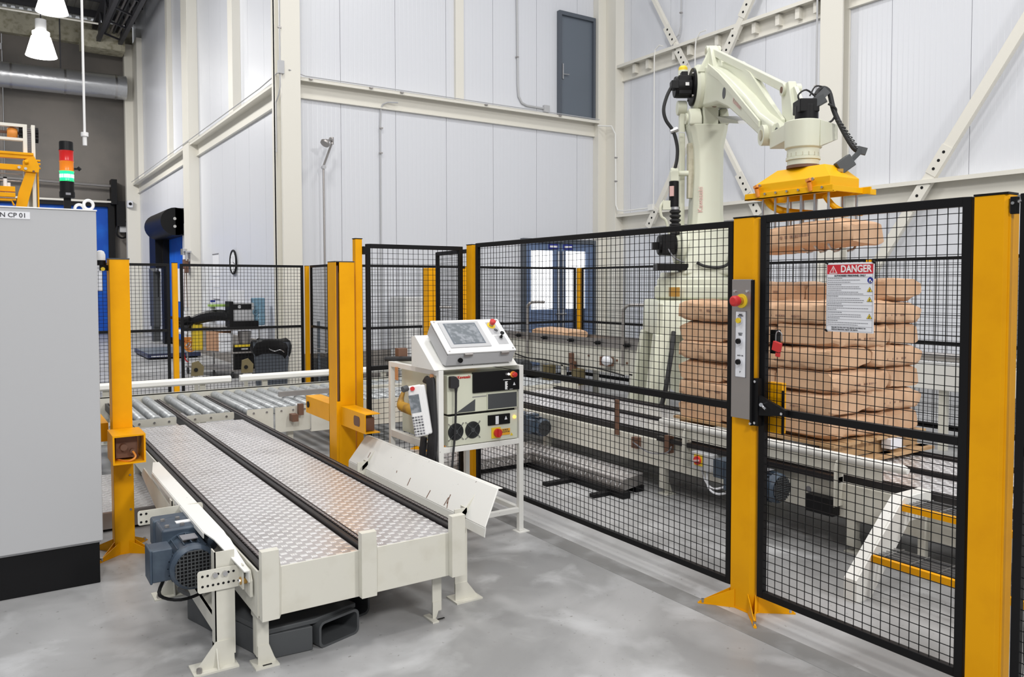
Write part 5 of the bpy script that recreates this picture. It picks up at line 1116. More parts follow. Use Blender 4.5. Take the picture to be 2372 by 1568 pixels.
wr = obj('wrist', MB().lathe(W(2.735, .115, 2.66), (0, 0, 1), [(0, .118), (.06, .118), (.07, .135), (.27, .14), (.275, .12)], 32).add(*(lambda m: (m.v, m.f))(rbox(2.30, 2.74, .0, .24, 2.80, 2.93))), 'robot', rb, bev=.006)
obj('wrist_upright', MB().prism([W(2.40, .16, 2.90), W(2.72, .16, 2.90), W(2.60, .16, 3.06), W(2.40, .16, 3.28), W(2.30, .16, 3.28)], S_*.03), 'robot', wr)
obj('tail_plate', loft([[W(2.45, .2, 2.73), W(2.85, .2, 2.73), W(2.85, .2, 2.925), W(2.45, .2, 2.925)], [W(2.45, .40, 2.81), W(2.68, .40, 2.81), W(2.68, .40, 2.92), W(2.45, .40, 2.92)]]), 'robot', wr, bev=.004)
mb = MB()
for k in range(16): t = 2*pi*k/16; mb.cyl(W(2.735+.105*cos(t), .115+.105*sin(t), 2.655), W(2.735+.105*cos(t), .115+.105*sin(t), 2.69), .014, 8)
obj('flange_ring', MB().cyl(W(2.735, .115, 2.64), W(2.735, .115, 2.66), .125, 28), 'robot', wr); obj('flange_bolts', mb, 'dirty_cream', wr, kind='stuff')
obj('tool_flange', MB().cyl(W(2.735, .115, 2.60), W(2.735, .115, 2.64), .115, 28), 'robot', wr); obj('flange_gasket', MB().cyl(W(2.735, .115, 2.578), W(2.735, .115, 2.60), .12, 28), 'brown', wr)
wm = obj('wrist_motor', MB().cyl(W(2.70, .15, 2.90), W(2.70, .15, 3.06), .085, 18).add(*(lambda m: (m.v, m.f))(rbox(2.62, 2.78, .07, .22, 3.0, 3.10))), 'black', rb, bev=.008)
obj('motor_connector', MB().bar(W(2.74, .17, 3.05), W(2.78, .26, 3.10), .05, .06).bar(W(2.72, .20, 3.08), W(2.72, .29, 3.17), .05, .06), 'dark_grey', wm)
obj('motor_lead', MB().tube([W(2.74, .09, 3.07), W(2.74, .07, 3.13), W(2.74, .13, 3.17), W(2.74, .2, 3.12)], .007, 6, 4).tube([W(2.76, .29, 3.06), W(2.76, .35, 3.02), W(2.74, .33, 2.94), W(2.72, .24, 2.9)], .008, 6, 5).tube([W(2.76, .15, 3.12), W(2.76, .19, 3.19), W(2.76, .24, 3.19)], .006, 6, 4), 'black_rubber', wm)
hs = obj('umbilical', MB().tube([W(2.70, .22, 3.14), W(2.70, .26, 3.19), W(2.72, .31, 3.16), W(2.74, .34, 3.02), W(2.78, .39, 2.87), W(2.84, .45, 2.72), W(2.86, .50, 2.68)], .019, 10, 5), 'black_rubber', rb)
mb = MB()
for t in range(9): p = W(2.76+.011*t, .37+.012*t, 2.93-.026*t); mb.torus(p, (.2, -.1, .8), .021, .004, 12, 5)
obj('umbilical_rings', mb, 'dark_grey', hs, kind='stuff')
obj('hose_elbow', MB().bar(W(2.86, .47, 2.70), W(2.88, .53, 2.68), .05, .05).bar(W(2.88, .49, 2.69), W(2.92, .39, 2.60), .025, .03), 'dark_grey', hs)
obj('plug_block', MB().obox(W(2.93, .35, 2.58), A_*.03+S_*0, (S_*.05+Z_*.035), (S_*-.025+Z_*.04)), 'dark_grey', hs, bev=.006); obj('plug_clip', MB().obox(W(2.96, .30, 2.53), A_*.02, S_*.02, Z_*.012), 'brass', hs)
# balancer on the left flank
bl_ = obj('balancer_clevis', MB().cyl(W(.05, -.355, 2.93), W(.05, -.27, 2.93), .05, 18).add(*(lambda m: (m.v, m.f))(rbox(-.0, .10, -.36, -.27, 2.83, 2.94))), 'robot', rb, bev=.01)
obj('clevis_arm', MB().cyl(W(.05, -.27, 2.92), W(.05, -.16, 2.92), .03, 12), 'robot', bl_)
cy = obj('balancer_cylinder', MB().cyl(W(.05, -.315, 2.55), W(.05, -.315, 2.83), .053, 22), 'black', rb); obj('warning_label', MB().obox(W(.095, -.345, 2.72), A_*.012-S_*.008, S_*.018+A_*.012, Z_*.055), 'pink_label', cy)
obj('collar', MB().cyl(W(.05, -.305, 2.52), W(.05, -.305, 2.55), .056, 22), 'steel', cy)
prof = []
for k in range(9): prof += [(k*.048, .038), (k*.048+.012, .062), (k*.048+.024, .062)]
obj('bellows', MB().lathe(W(.05, -.300, 2.52), (0.02, 0, -1), prof, 22), 'black_rubber', rb)
obj('arm_cable', MB().tube([W(.06, -.35, 3.86), W(.06, -.40, 3.76), W(.06, -.435, 3.62), W(.06, -.41, 3.50), W(.06, -.33, 3.38), W(.06, -.285, 3.22), W(.06, -.285, 3.08), W(.06, -.31, 2.96)], .019, 10, 5), 'black_rubber', rb)
obj('cable_clamp', MB().cyl(W(.06, -.36, 3.37), W(.06, -.28, 3.40), .028, 10).bar(W(.06, -.3, 3.37), W(.06, -.2, 3.36), .012, .012), 'steel', rb)
obj('side_valve', rbox(.0, .08, -.44, -.34, 2.52, 2.62).tube([W(.05, -.42, 2.62), W(.05, -.46, 2.55), W(.05, -.45, 2.45), W(.05, -.40, 2.4), W(.05, -.36, 2.25)], .016, 8, 4), 'robot', rb)
obj('lamp_stub', MB().cyl(W(-.15, -.18, 3.90), W(-.15, -.18, 4.09), .055, 16), 'robot', rb); obj('status_lamp', MB().lathe(W(-.15, -.18, 4.09), (0, 0, 1), [(0, .05), (.03, .05), (.05, .035), (.055, .01)], 18), 'sign_yellow', rb)
# gripper
gp = thing('sack_gripper', 'bright yellow clamp gripper under the robot wrist above the sacks', 'gripper', (5.2, 3.8, 2.4))
def hood(z0, z1, z2, mb): 
    vs = [(5.0,3.45,z0),(5.35,3.45,z0),(5.35,4.11,z0),(5.0,4.11,z0),(5.0,3.45,z1),(5.35,3.45,z1),(5.35,4.11,z1),(5.0,4.11,z1),(5.09,3.56,z2),(5.29,3.56,z2),(5.29,3.975,z2),(5.09,3.975,z2)]
    return mb.add(vs, [(0,3,2,1),(0,1,5,4),(1,2,6,5),(2,3,7,6),(3,0,4,7),(4,5,9,8),(5,6,10,9),(6,7,11,10),(7,4,8,11),(8,9,10,11)])
obj('hood', hood(2.405, 2.475, 2.578, MB()), 'gripper_yellow', gp, bev=.004)
obj('base_beam', MB().box(4.985, 5.0, 3.42, 4.20, 2.36, 2.41).box(4.985, 5.03, 3.42, 4.20, 2.36, 2.37), 'gripper_yellow', gp, bev=.002)
obj('base_beam', MB().box(5.35, 5.365, 3.36, 4.20, 2.36, 2.41), 'gripper_yellow', gp, bev=.002); obj('cross_beam', B(5.0, 5.52, 3.42, 3.435, 2.365, 2.405), 'gripper_yellow', gp, bev=.002); obj('cross_beam', B(5.0, 5.45, 4.17, 4.185, 2.365, 2.405), 'gripper_yellow', gp, bev=.002)
obj('pusher_plate', B(5.05, 5.30, 3.5, 4.1, 2.20, 2.215), 'gripper_yellow', gp)
for y in (4.07, 3.60): 
    c_ = obj('toggle_clamp', MB().cyl((4.985, y, 2.38), (4.965, y, 2.44), .016, 10).bar((4.97, y+.02, 2.45), (4.96, y-.02, 2.46), .03, .02), 'orange', gp); obj('clamp_bolt', MB().cyl((4.975, y-.03, 2.46), (4.96, y-.03, 2.46), .012, 8), 'steel', c_)
for k in range(6): obj('bolt', MB().cyl((4.985, 4.0-k*.1, 2.395), (4.972, 4.0-k*.1, 2.395), .009, 8), 'steel', gp)
for x in (5.02, 5.36):
    for k in range(6):
        y = 4.05-k*.115; obj('finger', MB().tube([(x, y, 2.36), (x, y, 2.05), (x+(.02 if x < 5.2 else -.02), y, 1.965), (x+(.10 if x < 5.2 else -.10), y, 1.945)], .009, 8, 3), 'steel', gp)
obj('claw_arm', MB().tube([(5.06, 4.05, 2.36), (5.08, 4.0, 2.30), (5.14, 3.92, 2.26), (5.3, 3.78, 2.24)], .028, 10, 4), 'gripper_yellow', gp)
obj('claw_arm', MB().tube([(5.15, 3.60, 2.36), (5.2, 3.55, 2.27), (5.3, 3.50, 2.23), (5.42, 3.47, 2.23)], .022, 10, 4), 'gripper_yellow', gp)

wgb = thing('machine_guard', 'long white machine guard low against the right wall, seen right of the sacks', 'guard', (8.15, 4.2, 0))
obj('panel', B(8.0, 8.3, 2.2, 6.2, .62, .88), 'white_plate', wgb, bev=.01); obj('dark_pipe', MB().cyl((8.1, 2.2, .95), (8.1, 6.2, .95), .045, 12), 'dull_steel', wgb)
for y in (2.4, 4.2, 6.0): obj('leg', B(8.05, 8.12, y, y+.07, 0, .62), 'conveyor_cream', wgb)
mb = MB()
for y in (4.0, 4.5, 3.2): mb.cyl((8.0, y, .75), (7.985, y, .75), .02, 10)
obj('bolt', mb, 'grey_ink', wgb, kind='stuff')

# ================================================================ WALL FITTINGS
def strip_brace(name, label, p0, p1, w=.11, plates=()):
    t = thing(name, label, 'brace', tuple((Vector(p0)+Vector(p1))/2)); d = (Vector(p1)-Vector(p0)).normalized()
    n_ = Vector((1, 0, 0)); s = d.cross(n_).normalized()
    obj('bar', MB().obox((Vector(p0)+Vector(p1))/2, n_*.006, d*((Vector(p1)-Vector(p0)).length/2), s*w/2).obox((Vector(p0)+Vector(p1))/2+n_*.04+s*(w/2), n_*.035, d*((Vector(p1)-Vector(p0)).length/2), s*.005), 'cream_steel', t)
    for c in plates:
        c = Vector(p0)+d*c; pl_ = obj('gusset', MB().obox(c-n_*.012, n_*.005, d*.22, s*.085), 'cream_steel', t)
        for k in (-.13, 0, .13): obj('bolt_hole', MB().cyl(c+d*k-n_*.017, c+d*k-n_*.020, .022, 10), 'black', pl_)
    return t
def at_z(p0, p1, z): t = (z-p0[2])/(p1[2]-p0[2]); return (Vector(p1)-Vector(p0)).length*t
A0, A1 = (11.24, 4.1, 6.42), (11.24, 7.7, .85)
strip_brace('diagonal_brace', 'cream diagonal wall brace at the far right running down behind the sacks', A0, A1, .15, (at_z(A0, A1, 3.45), at_z(A0, A1, 2.98)))
A0, A1 = (11.26, 12.15, 7.5), (11.26, 9.1, 3.3)
strip_brace('diagonal_brace', 'thin cream diagonal wall brace passing down behind the robot arm to the right', (11.26, 11.95, 7.6), (11.26, 9.28, 3.1), .07, (at_z((11.26, 11.95, 7.6), (11.26, 9.28, 3.1), 6.62), at_z((11.26, 11.95, 7.6), (11.26, 9.28, 3.1), 6.10), at_z((11.26, 11.95, 7.6), (11.26, 9.28, 3.1), 3.5), at_z((11.26, 11.95, 7.6), (11.26, 9.28, 3.1), 3.1)))
P_, Q_ = (11.2, 9.0, 7.27), (11.2, 11.84, 2.97)
strip_brace('diagonal_brace', 'cream diagonal wall brace running up to the right above the robot elbow', P_, Q_, .12, (at_z(P_, Q_, 6.62), at_z(P_, Q_, 6.05), at_z(P_, Q_, 3.05)))
def conduit(label, pts, r=.014, boxes=(), m='white_plate', clips=()):
    t = thing('conduit', label, 'conduit', tuple(pts[0])); obj('pipe', MB().tube(pts, r, 8), m, t)
    for b in boxes: obj('junction_box', B(*b), m, t, bev=.004)
    for c in clips: obj('clip', MB().obox(c, (.03, 0, 0), (0, .02, 0), (0, 0, .012)), 'dull_steel', t)
    return t
conduit('grey conduit dropping to a small box left of the upper grey door', [(8.95, 13.37, 8.5), (8.98, 13.37, 5.75), (9.0, 13.37, 5.52), (9.08, 13.37, 5.40), (9.2, 13.37, 5.36), (9.62, 13.37, 5.35)], .022, ((9.62, 9.76, 13.33, 13.4, 5.28, 5.42),), 'cabinet_grey', ((8.96, 13.36, 6.3),))
conduit('thin grey conduit hooked under the back wall ledge and running down to the fence', [(6.25, 13.22, 5.02), (6.08, 13.3, 5.02), (6.0, 13.34, 4.98), (5.97, 13.36, 4.9), (5.96, 13.37, 4.6), (5.95, 13.37, .5)], .014, m='cabinet_grey', clips=((5.97, 13.35, 4.55), (5.96, 13.35, 4.1)))
conduit('thin dark conduit along the top edge of the back wall ledge', [(4.15, 12.93, 5.24), (4.5, 13.16, 5.235), (10.95, 13.16, 5.235)], .009, m='cabinet_grey', clips=((4.6, 13.16, 5.2), (5.7, 13.16, 5.2), (6.3, 13.16, 5.2), (8.1, 13.16, 5.2), (9.9, 13.16, 5.2)))
conduit('conduit rising along the corner column with a small square junction box', [(4.0, 12.93, 5.3), (4.0, 12.93, 10.5)], .014, ((3.96, 4.06, 12.88, 12.94, 5.15, 5.36),), 'cabinet_grey', ((4.0, 12.93, 5.9),))
conduit('conduit running along the left wall ledge into the corner column box', [(4.08, 30, 5.25), (4.11, 14.5, 5.25), (4.08, 13.6, 5.25), (4.0, 13.0, 5.2)], .010, m='cabinet_grey')
conduit('short conduit curling from the corner box down beside the column', [(4.0, 12.93, 5.15), (4.0, 12.93, 4.95), (3.99, 12.98, 4.82), (3.98, 13.1, 4.72), (3.98, 13.1, 3.9)], .012, m='cabinet_grey')
conduit('white conduit bending down the right corner column below the ledge', [(10.9, 13.15, 5.1), (11.05, 12.88, 5.06), (11.14, 12.86, 4.9), (11.16, 12.86, 3.4), (11.17, 12.8, 3.28), (11.17, 12.6, 3.25), (11.17, 11.85, 3.25)], .016, ((11.14, 11.24, 11.72, 11.86, 3.2, 3.32),), clips=((11.15, 12.85, 4.4), (11.15, 12.85, 3.9)))
conduit('thin white conduit hanging from the high right wall beam left of the robot', [(11.19, 11.5, 6.42), (11.19, 11.6, 6.46), (11.19, 11.72, 6.40), (11.19, 11.74, 6.25), (11.19, 11.74, 3.3)], .012)
conduit('thin white conduit curling from the high wall beam above the robot shoulder', [(11.17, 10.35, 6.42), (11.17, 10.5, 6.42), (11.17, 10.6, 6.32), (11.17, 10.62, 6.1), (11.17, 10.62, 3.3)], .012)
conduit('grey conduit down the left flank of the right wall column', [(11.19, 8.0, 8.5), (11.19, 8.0, 1.0)], .014, m='cabinet_grey', clips=((11.18, 8.0, 4.9), (11.18, 8.0, 6.4)))
conduit('conduit looping down the high right wall above the beam', [(11.35, 11.15, 8.4), (11.35, 11.17, 6.75), (11.35, 11.22, 6.6), (11.35, 11.32, 6.55)], .014, m='cabinet_grey', clips=((11.34, 11.16, 7.0),))
wl_ = thing('wall_lamp', 'jointed steel swing arm with a small head on a pole against the back wall', 'lamp', (4.82, 13.2, 0))
obj('pole', MB().cyl((4.83, 13.2, 0), (4.82, 13.2, 3.72), .018, 10), 'dull_steel', wl_); obj('joint', MB().cyl((4.82, 13.16, 3.73), (4.82, 13.24, 3.73), .035, 12), 'steel', wl_)
obj('arm', MB().bar((4.82, 13.2, 3.75), (4.94, 13.1, 4.15), .03, .03).bar((4.94, 13.1, 4.17), (4.87, 13.0, 4.2), .04, .04).cyl((4.94, 13.1, 4.12), (4.94, 13.1, 4.24), .03, 10), 'dull_steel', wl_)
obj('head', MB().bar((4.88, 13.0, 4.2), (4.80, 12.95, 4.12), .03, .03).lathe((4.80, 12.95, 4.16), (-.5, -.2, -.7), [(0, .02), (.03, .05), (.07, .085), (.10, .08)], 16), 'dull_steel', wl_)
lk = thing('white_cabinet', 'white metal cabinet against the back wall behind the narrow front fence', 'cabinet', (6.5, 12.9, 0))
obj('body', B(6.08, 6.75, 12.6, 13.25, 0, 1.48), 'white', lk, bev=.01); obj('door_gap', B(6.41, 6.42, 12.595, 12.6, .1, 1.4), 'grey_ink', lk); obj('handle', B(6.35, 6.37, 12.58, 12.6, .8, .95), 'steel', lk)
fr = thing('wire_rack', 'low grey wire rack against the back wall beside the corner column', 'rack', (4.85, 13.0, 0))
mb = MB()
for x in (4.62, 4.86, 5.08): mb.box(x-.02, x+.02, 12.95, 12.99, 0, 1.08)
obj('upright', mb, 'door_grey', fr, kind='stuff'); mb = MB()
for z in (.55, .62, .98): mb.tube([(4.55, 12.94, z), (4.7, 12.93, z-.02), (4.86, 12.94, z), (5.15, 12.93, z)], .007, 6)
obj('cross_wire', mb, 'dull_steel', fr, kind='stuff'); obj('low_sheet', B(4.5, 5.15, 13.0, 13.02, 0, .45), 'dark_grey', fr)

# ================================================================ LEFT BAY
ck = thing('wall_clock', 'round wall clock with a black rim and white face on the left wall', 'clock', (4.33, 17.45, 2.19))
obj('rim', MB().torus((4.335, 17.45, 2.19), (1, 0, 0), .25, .022, 36, 8), 'black', ck); fc = obj('face', MB().cyl((4.37, 17.45, 2.19), (4.335, 17.45, 2.19), .245, 36), 'paper', ck)
obj('hands', MB().obox((4.333, 17.45, 2.25), (.001, 0, 0), (0, .006, 0), (0, 0, .07)).obox((4.333, 17.40, 2.17), (.001, 0, 0), (0, .08, .02), (0, .002, -.008)), 'ink', fc)
mb = MB()
for k in range(12): t = 2*pi*k/12; mb.obox((4.333, 17.45+.2*sin(t), 2.19+.2*cos(t)), (.001, 0, 0), (0, .02*sin(t)+.004, .02*cos(t)), (0, .006*cos(t), -.006*sin(t)+.002))
obj('hour_marks', mb, 'ink', fc, kind='stuff')
pr_ = thing('notice_sheets', 'column of white paper notices on the left wall beside the clock', 'notice', (4.36, 19.15, 1.9))
for k in range(4): obj('sheet', B(4.360, 4.368, 18.85, 19.45, 2.18-k*.27, 2.42-k*.27), 'paper', pr_)
obj('clip_bar', MB().box(4.35, 4.36, 18.85, 19.45, 2.41, 2.43).box(4.35, 4.36, 18.8, 19.4, 1.36, 1.38), 'grey_ink', pr_)
rs = thing('ratchet_strap', 'brown lifting strap hanging in two strands from a steel bracket on the left column', 'strap', (4.1, 20.9, 2.3))
obj('bracket', MB().box(3.98, 4.12, 20.6, 21.1, 2.50, 2.54).box(4.0, 4.04, 20.7, 20.74, 2.3, 2.54).cyl((4.0, 20.9, 2.45), (4.0, 20.9, 2.60), .08, 12), 'steel', rs)
obj('buckle', MB().box(3.98, 4.08, 20.75, 21.0, 2.1, 2.34).box(3.98, 4.06, 20.65, 20.8, 2.0, 2.2), 'brown', rs, bev=.01)
obj('webbing', MB().bar((4.03, 21.0, 2.2), (4.03, 21.13, 1.15), .03, .012).bar((4.03, 20.85, 2.2), (4.03, 20.72, 1.15), .03, .012), 'brown', rs)
obj('hook', MB().cyl((4.03, 21.13, 1.15), (4.03, 21.13, 1.05), .015, 8).cyl((4.03, 20.72, 1.15), (4.03, 20.72, 1.05), .015, 8), 'steel', rs)
fs_ = thing('floor_scale', 'low dark blue platform scale on the floor of the left bay', 'scale', (3.6, 20.4, 0))
obj('platform', B(2.9, 4.05, 19.4, 21.4, .03, .13), 'navy', fs_, bev=.01); obj('top_sheet', B(2.92, 4.03, 19.42, 21.38, .13, .135), 'door_grey', fs_); 
mb = MB(); y = 2.98
while y < 3.38: mb.box(y, y+.03, 19.395, 19.4, .06, .085); y += .04
obj('lettering', mb, 'paper', fs_, kind='stuff')
for x in (2.95, 3.95): obj('foot', B(x, x+.05, 19.5, 21.3, 0, .03), 'black', fs_)
# tool cart
tc_ = thing('tool_cart', 'steel trolley with two open shelves loaded with tools behind the mesh fence', 'trolley', (3.7, 15.3, 0))
for x, y in ((3.62, 14.72), (4.12, 14.75), (3.10, 16.0), (3.60, 16.1)): obj('upright', MB().cyl((x, y, .12), (x, y, .93), .018, 10), 'steel', tc_); obj('castor', MB().cyl((x-.015, y, .06), (x+.015, y, .06), .06, 14), 'black_rubber', tc_)
def cq(z0, z1, e=0): return MB().prism([(3.58, 14.68, z0), (4.17, 14.70, z0), (3.64, 16.15, z0), (3.06, 16.03, z0)], (0, 0, z1-z0))
obj('top_shelf', cq(.88, .92), 'dull_steel', tc_); obj('middle_shelf', cq(.45, .48), 'dull_steel', tc_); obj('lower_shelf', cq(.12, .15), 'dull_steel', tc_)
tb_ = thing('toolbox', 'black and yellow plastic toolbox on the middle shelf of the trolley', 'toolbox', (3.85, 14.9, .48)); obj('box', B(3.66, 4.05, 14.75, 15.0, .15, .47), 'black', tb_, bev=.015); obj('lid', MB().box(3.65, 4.06, 14.74, 15.01, .485, .60), 'black', tb_, bev=.01); obj('yellow_band', MB().box(3.66, 4.05, 14.735, 14.75, .56, .605), 'sign_yellow', tb_); obj('handle_label', B(3.78, 3.90, 14.73, 14.74, .51, .54), 'cabinet_grey', tb_)
bx_ = thing('cardboard_box', 'brown cardboard box standing on the middle shelf of the trolley', 'box', (3.45, 15.1, .48)); obj('carton', MB().prism([(3.30, 15.35, .48), (3.52, 15.0, .48), (3.72, 15.15, .48), (3.50, 15.5, .48)], (0, 0, .36)), 'cardboard', bx_); obj('flap', MB().prism([(3.52, 15.0, .84), (3.72, 15.15, .84), (3.72, 15.1, .78), (3.52, 14.95, .78)], (0, 0, .005)), 'cardboard', bx_)
pp_ = thing('paper_roll_pack', 'white paper packs standing on the trolley shelf beside the brown box', 'paper', (3.55, 14.9, .48)); obj('pack', B(3.42, 3.63, 14.76, 14.9, .48, .66), 'paper', pp_, bev=.008); obj('pack', B(3.42, 3.62, 14.76, 14.9, .67, .82), 'paper', pp_, bev=.008)
for k, (x, y, z, c, n_, lab) in enumerate(((3.18, 15.6, .50, 'sign_yellow', 'drill_case', 'tall yellow tool case at the left end of the trolley'), )):
    t = thing(n_, lab, 'case', (x, y, z)); obj('case', B(x-.07, x+.10, y-.1, y+.1, .48, .97), c, t, bev=.01)
sw_ = thing('cable_reel', 'red and orange cable hank hung on the left side of the trolley', 'cable', (3.05, 15.7, .7))
mb = MB()
for k in range(4): mb.torus((3.02+.02*k, 15.75-.03*k, .60-.02*k), (.3, 1, .1), .07+.008*k, .012, 16, 6)
obj('hank', mb, 'orange', sw_, kind='stuff'); obj('red_cable', MB().tube([(3.0, 15.72, .72), (2.97, 15.72, .5), (3.0, 15.7, .3), (3.05, 15.7, .25)], .012, 6, 4), 'red', sw_); obj('handle', MB().box(2.97, 3.1, 15.66, 15.7, .66, .72), 'orange', sw_)
jk = thing('work_jacket', 'black jacket and gloves piled on the left end of the trolley top', 'jacket', (3.3, 15.4, .93))
obj('heap', MB().tube([(2.85, 15.8, 1.0), (3.0, 15.7, .98), (3.15, 15.55, 1.04), (3.35, 15.3, 1.12), (3.55, 15.05, 1.14), (3.66, 14.95, 1.05)], [.03, .07, .09, .11, .10, .06], 10, 4).tube([(2.75, 15.7, 1.10), (2.9, 15.6, 1.06), (3.05, 15.5, 1.08)], [.025, .035, .05], 8, 3).tube([(2.8, 15.7, .97), (2.95, 15.6, .92), (3.05, 15.5, .9)], [.03, .04, .05], 8, 3), 'black', jk)
obj('pale_glove', MB().tube([(2.78, 15.6, .85), (2.9, 15.55, .83), (3.0, 15.5, .80)], [.03, .045, .03], 8, 3), 'paper', jk)
cp_ = thing('label_printer', 'boxy grey and black label printer standing on the trolley top', 'printer', (3.8, 14.85, .92))
obj('body', B(3.63, 4.03, 14.75, 15.1, 1.03, 1.37), 'cabinet_grey', cp_, bev=.015); obj('front_frame', MB().box(3.58, 3.65, 14.72, 15.05, .93, 1.40).box(3.65, 3.98, 14.74, 14.752, 1.25, 1.35), 'black', cp_, bev=.005); obj('base', B(3.62, 4.1, 14.73, 15.12, .92, 1.04), 'black', cp_, bev=.01); obj('dial', MB().cyl((3.76, 14.74, 1.30), (3.76, 14.73, 1.30), .03, 16), 'cabinet_grey', cp_)
ps_ = thing('white_carton', 'small white carton standing on top of the grey printer', 'box', (3.75, 14.95, 1.37)); obj('carton', B(3.64, 3.88, 14.85, 15.05, 1.372, 1.60), 'paper', ps_, bev=.006)
sb_ = thing('spray_bottles', 'white spray bottle and green tray behind the printer', 'bottle', (3.4, 15.2, 1.2)); obj('bottle', MB().lathe((3.42, 15.3, .92), (0, 0, 1), [(0, .05), (.35, .05), (.42, .03), (.46, .02)], 14), 'paper', sb_); obj('trigger', MB().box(3.38, 3.46, 15.28, 15.32, 1.38, 1.42), 'sign_blue', sb_); obj('tray', B(3.34, 3.62, 15.1, 15.35, 1.30, 1.34), 'green_label', sb_)
wj = thing('water_jug', 'clear blue plastic water jug on the trolley top right of the printer', 'jug', (4.1, 14.8, .93))
obj('jug', MB().lathe((4.14, 14.85, .95), (0, 0, 1), [(0, .10), (.02, .115), (.20, .115), (.21, .108), (.24, .108), (.25, .115), (.34, .11), (.38, .06), (.40, .05)], 20), 'jug_blue', wj); obj('handle', MB().torus((4.05, 14.74, 1.2), (0, 1, 0), .045, .012, 14, 6), 'jug_blue', wj); obj('jug', B(4.02, 4.24, 14.78, 14.96, 1.28, 1.46), 'jug_blue', wj, bev=.02)
bk = thing('steel_bucket', 'dark steel bucket under the trolley top beside the bin', 'bucket', (3.95, 14.9, .6)); obj('bucket', MB().lathe((3.88, 14.87, .61), (0, 0, 1), [(0, .10), (.23, .12), (.235, .115)], 18), 'dull_steel', bk)
wb = thing('waste_bin', 'large grey waste bin lined with a black plastic bag', 'bin', (4.1, 13.9, 0))
obj('bin', MB().prism([(3.78, 13.72, 0), (4.20, 13.55, 0), (4.30, 13.82, 0), (3.88, 13.99, 0)], (0, 0, .01)).add([(3.78,13.72,.0),(4.20,13.55,.0),(4.30,13.82,.0),(3.88,13.99,.0),(3.72,13.70,.80),(4.24,13.50,.80),(4.34,13.86,.80),(3.82,14.06,.80)], [(0,1,5,4),(1,2,6,5),(2,3,7,6),(3,0,4,7),(0,3,2,1)]), 'bin_grey', wb)
mb = MB(); n = 40; vs = []; rnd = random.Random(3)
cx_, cy_ = 4.03, 13.78
for j, (rr, z) in enumerate(((1.0, .82), (1.08, .80), (1.15, .72), (1.13, .66), (1.04, .60), (.99, .62))):
    for k in range(n):
        t = 2*pi*k/n; c, s = cos(t), sin(t); u = .27*math.copysign(abs(c)**.5, c)*rr*(1+.03*sin(9*t+j)); v = .19*math.copysign(abs(s)**.5, s)*rr*(1+.04*sin(7*t+j))
        vs.append((cx_+u*.93+v*.37, cy_-u*.37+v*.93, z-.02*sin(5*t)-(.05 if c > .5 and j > 2 else 0)))
fs = [(j*n+k, j*n+(k+1) % n, (j+1)*n+(k+1) % n, (j+1)*n+k) for j in range(5) for k in range(n)]+[tuple(range(n))]
obj('bin_liner', mb.add(vs, fs), 'black', wb, sharp=20); obj('liner_knot', MB().tube([(3.92, 13.52, .70), (4.0, 13.50, .66), (4.08, 13.47, .68), (4.14, 13.46, .64)], .008, 6, 4), 'steel', wb)
wb.location = (3.77, 12.72, 0)
# hoist lines, lamps, duct, roof steel
for i, (x, y, z, s, lab) in enumerate(((1.33, 21.9, 8.20, 1.12, 'glowing high bay lamp cut by the top edge of the picture'), (1.27, 25.5, 8.02, 1.25, 'lower glowing high bay lamp above the silver duct'))):
    t = thing('high_bay_lamp', lab, 'lamp', (x, y, z), 'high bay lamps'); 
    obj('shade', MB().lathe((x, y, z), (0, 0, 1), [(0, .31*s), (.08, .29*s), (.42*s, .19*s), (.45*s, .14*s), (.47*s, .17*s), (.53*s, .17*s), (.56*s, .12*s)], 28), 'lamp_white', t)
    obj('gear_box', MB().cyl((x, y, z+.56*s), (x, y, z+.8*s), .11*s, 16), 'white', t); obj('hanger', MB().cyl((x, y, z+.8*s), (x, y, 10.9), .015, 8), 'dark_steel', t)
hr = thing('pull_rod', 'long white rod hanging down with a small handle at its end', 'rod', (.81, 9.05, 3.2))
obj('rod', MB().cyl((.81, 9.05, 3.24), (.81, 9.05, 9.0), .012, 10), 'white', hr); obj('handle', MB().cyl((.81, 9.05, 3.20), (.81, 9.05, 3.24), .035, 14).cyl((.81, 9.05, 3.11), (.81, 9.05, 3.20), .020, 12), 'white', hr)
du = thing('insulated_duct', 'silver foil wrapped duct running along the top of the concrete end wall', 'duct', (-4, 30.2, 8.3))
obj('duct', MB().cyl((-12, 29.9, 8.22), (3.95, 29.9, 8.42), .40, 28), 'foil', du)
mb = MB()
for k in range(9): x = 3.6-k*1.5; mb.cyl((x, 29.9, 8.22+.0125*(x+12)), (x+.06, 29.9, 8.22+.0125*(x+12)), .41, 28)
obj('band', mb, 'steel', du, kind='stuff')
for x in (-1.0, 2.0): obj('hanger', B(x, x+.04, 29.88, 29.92, 8.6, 10.7), 'dark_steel', du)
tr_ = thing('roof_truss', 'dark steel truss under the roof running along the left wall', 'truss', (3.6, 22, 9.9))
mb = MB()
for x in (3.1, 3.75):
    obj('chord', MB().box(x-.07, x+.07, 8, 30.6, 10.45, 10.62), 'dark_steel', tr_); obj('chord', MB().box(x-.06, x+.06, 8, 29.5, 9.75, 9.88), 'dark_steel', tr_)
    y = 8.4
    while y < 29: mb.bar((x, y, 9.85), (x, y+.7, 10.5), .05, .05); mb.bar((x, y+.7, 10.5), (x, y+1.4, 9.85), .05, .05); y += 1.4
y = 9
while y < 29: mb.bar((3.1, y, 9.82), (3.75, y+.6, 9.82), .05, .05); mb.bar((3.1, y, 10.5), (3.75, y, 10.5), .05, .05); y += 1.4
obj('web', mb, 'dark_steel', tr_, kind='stuff')
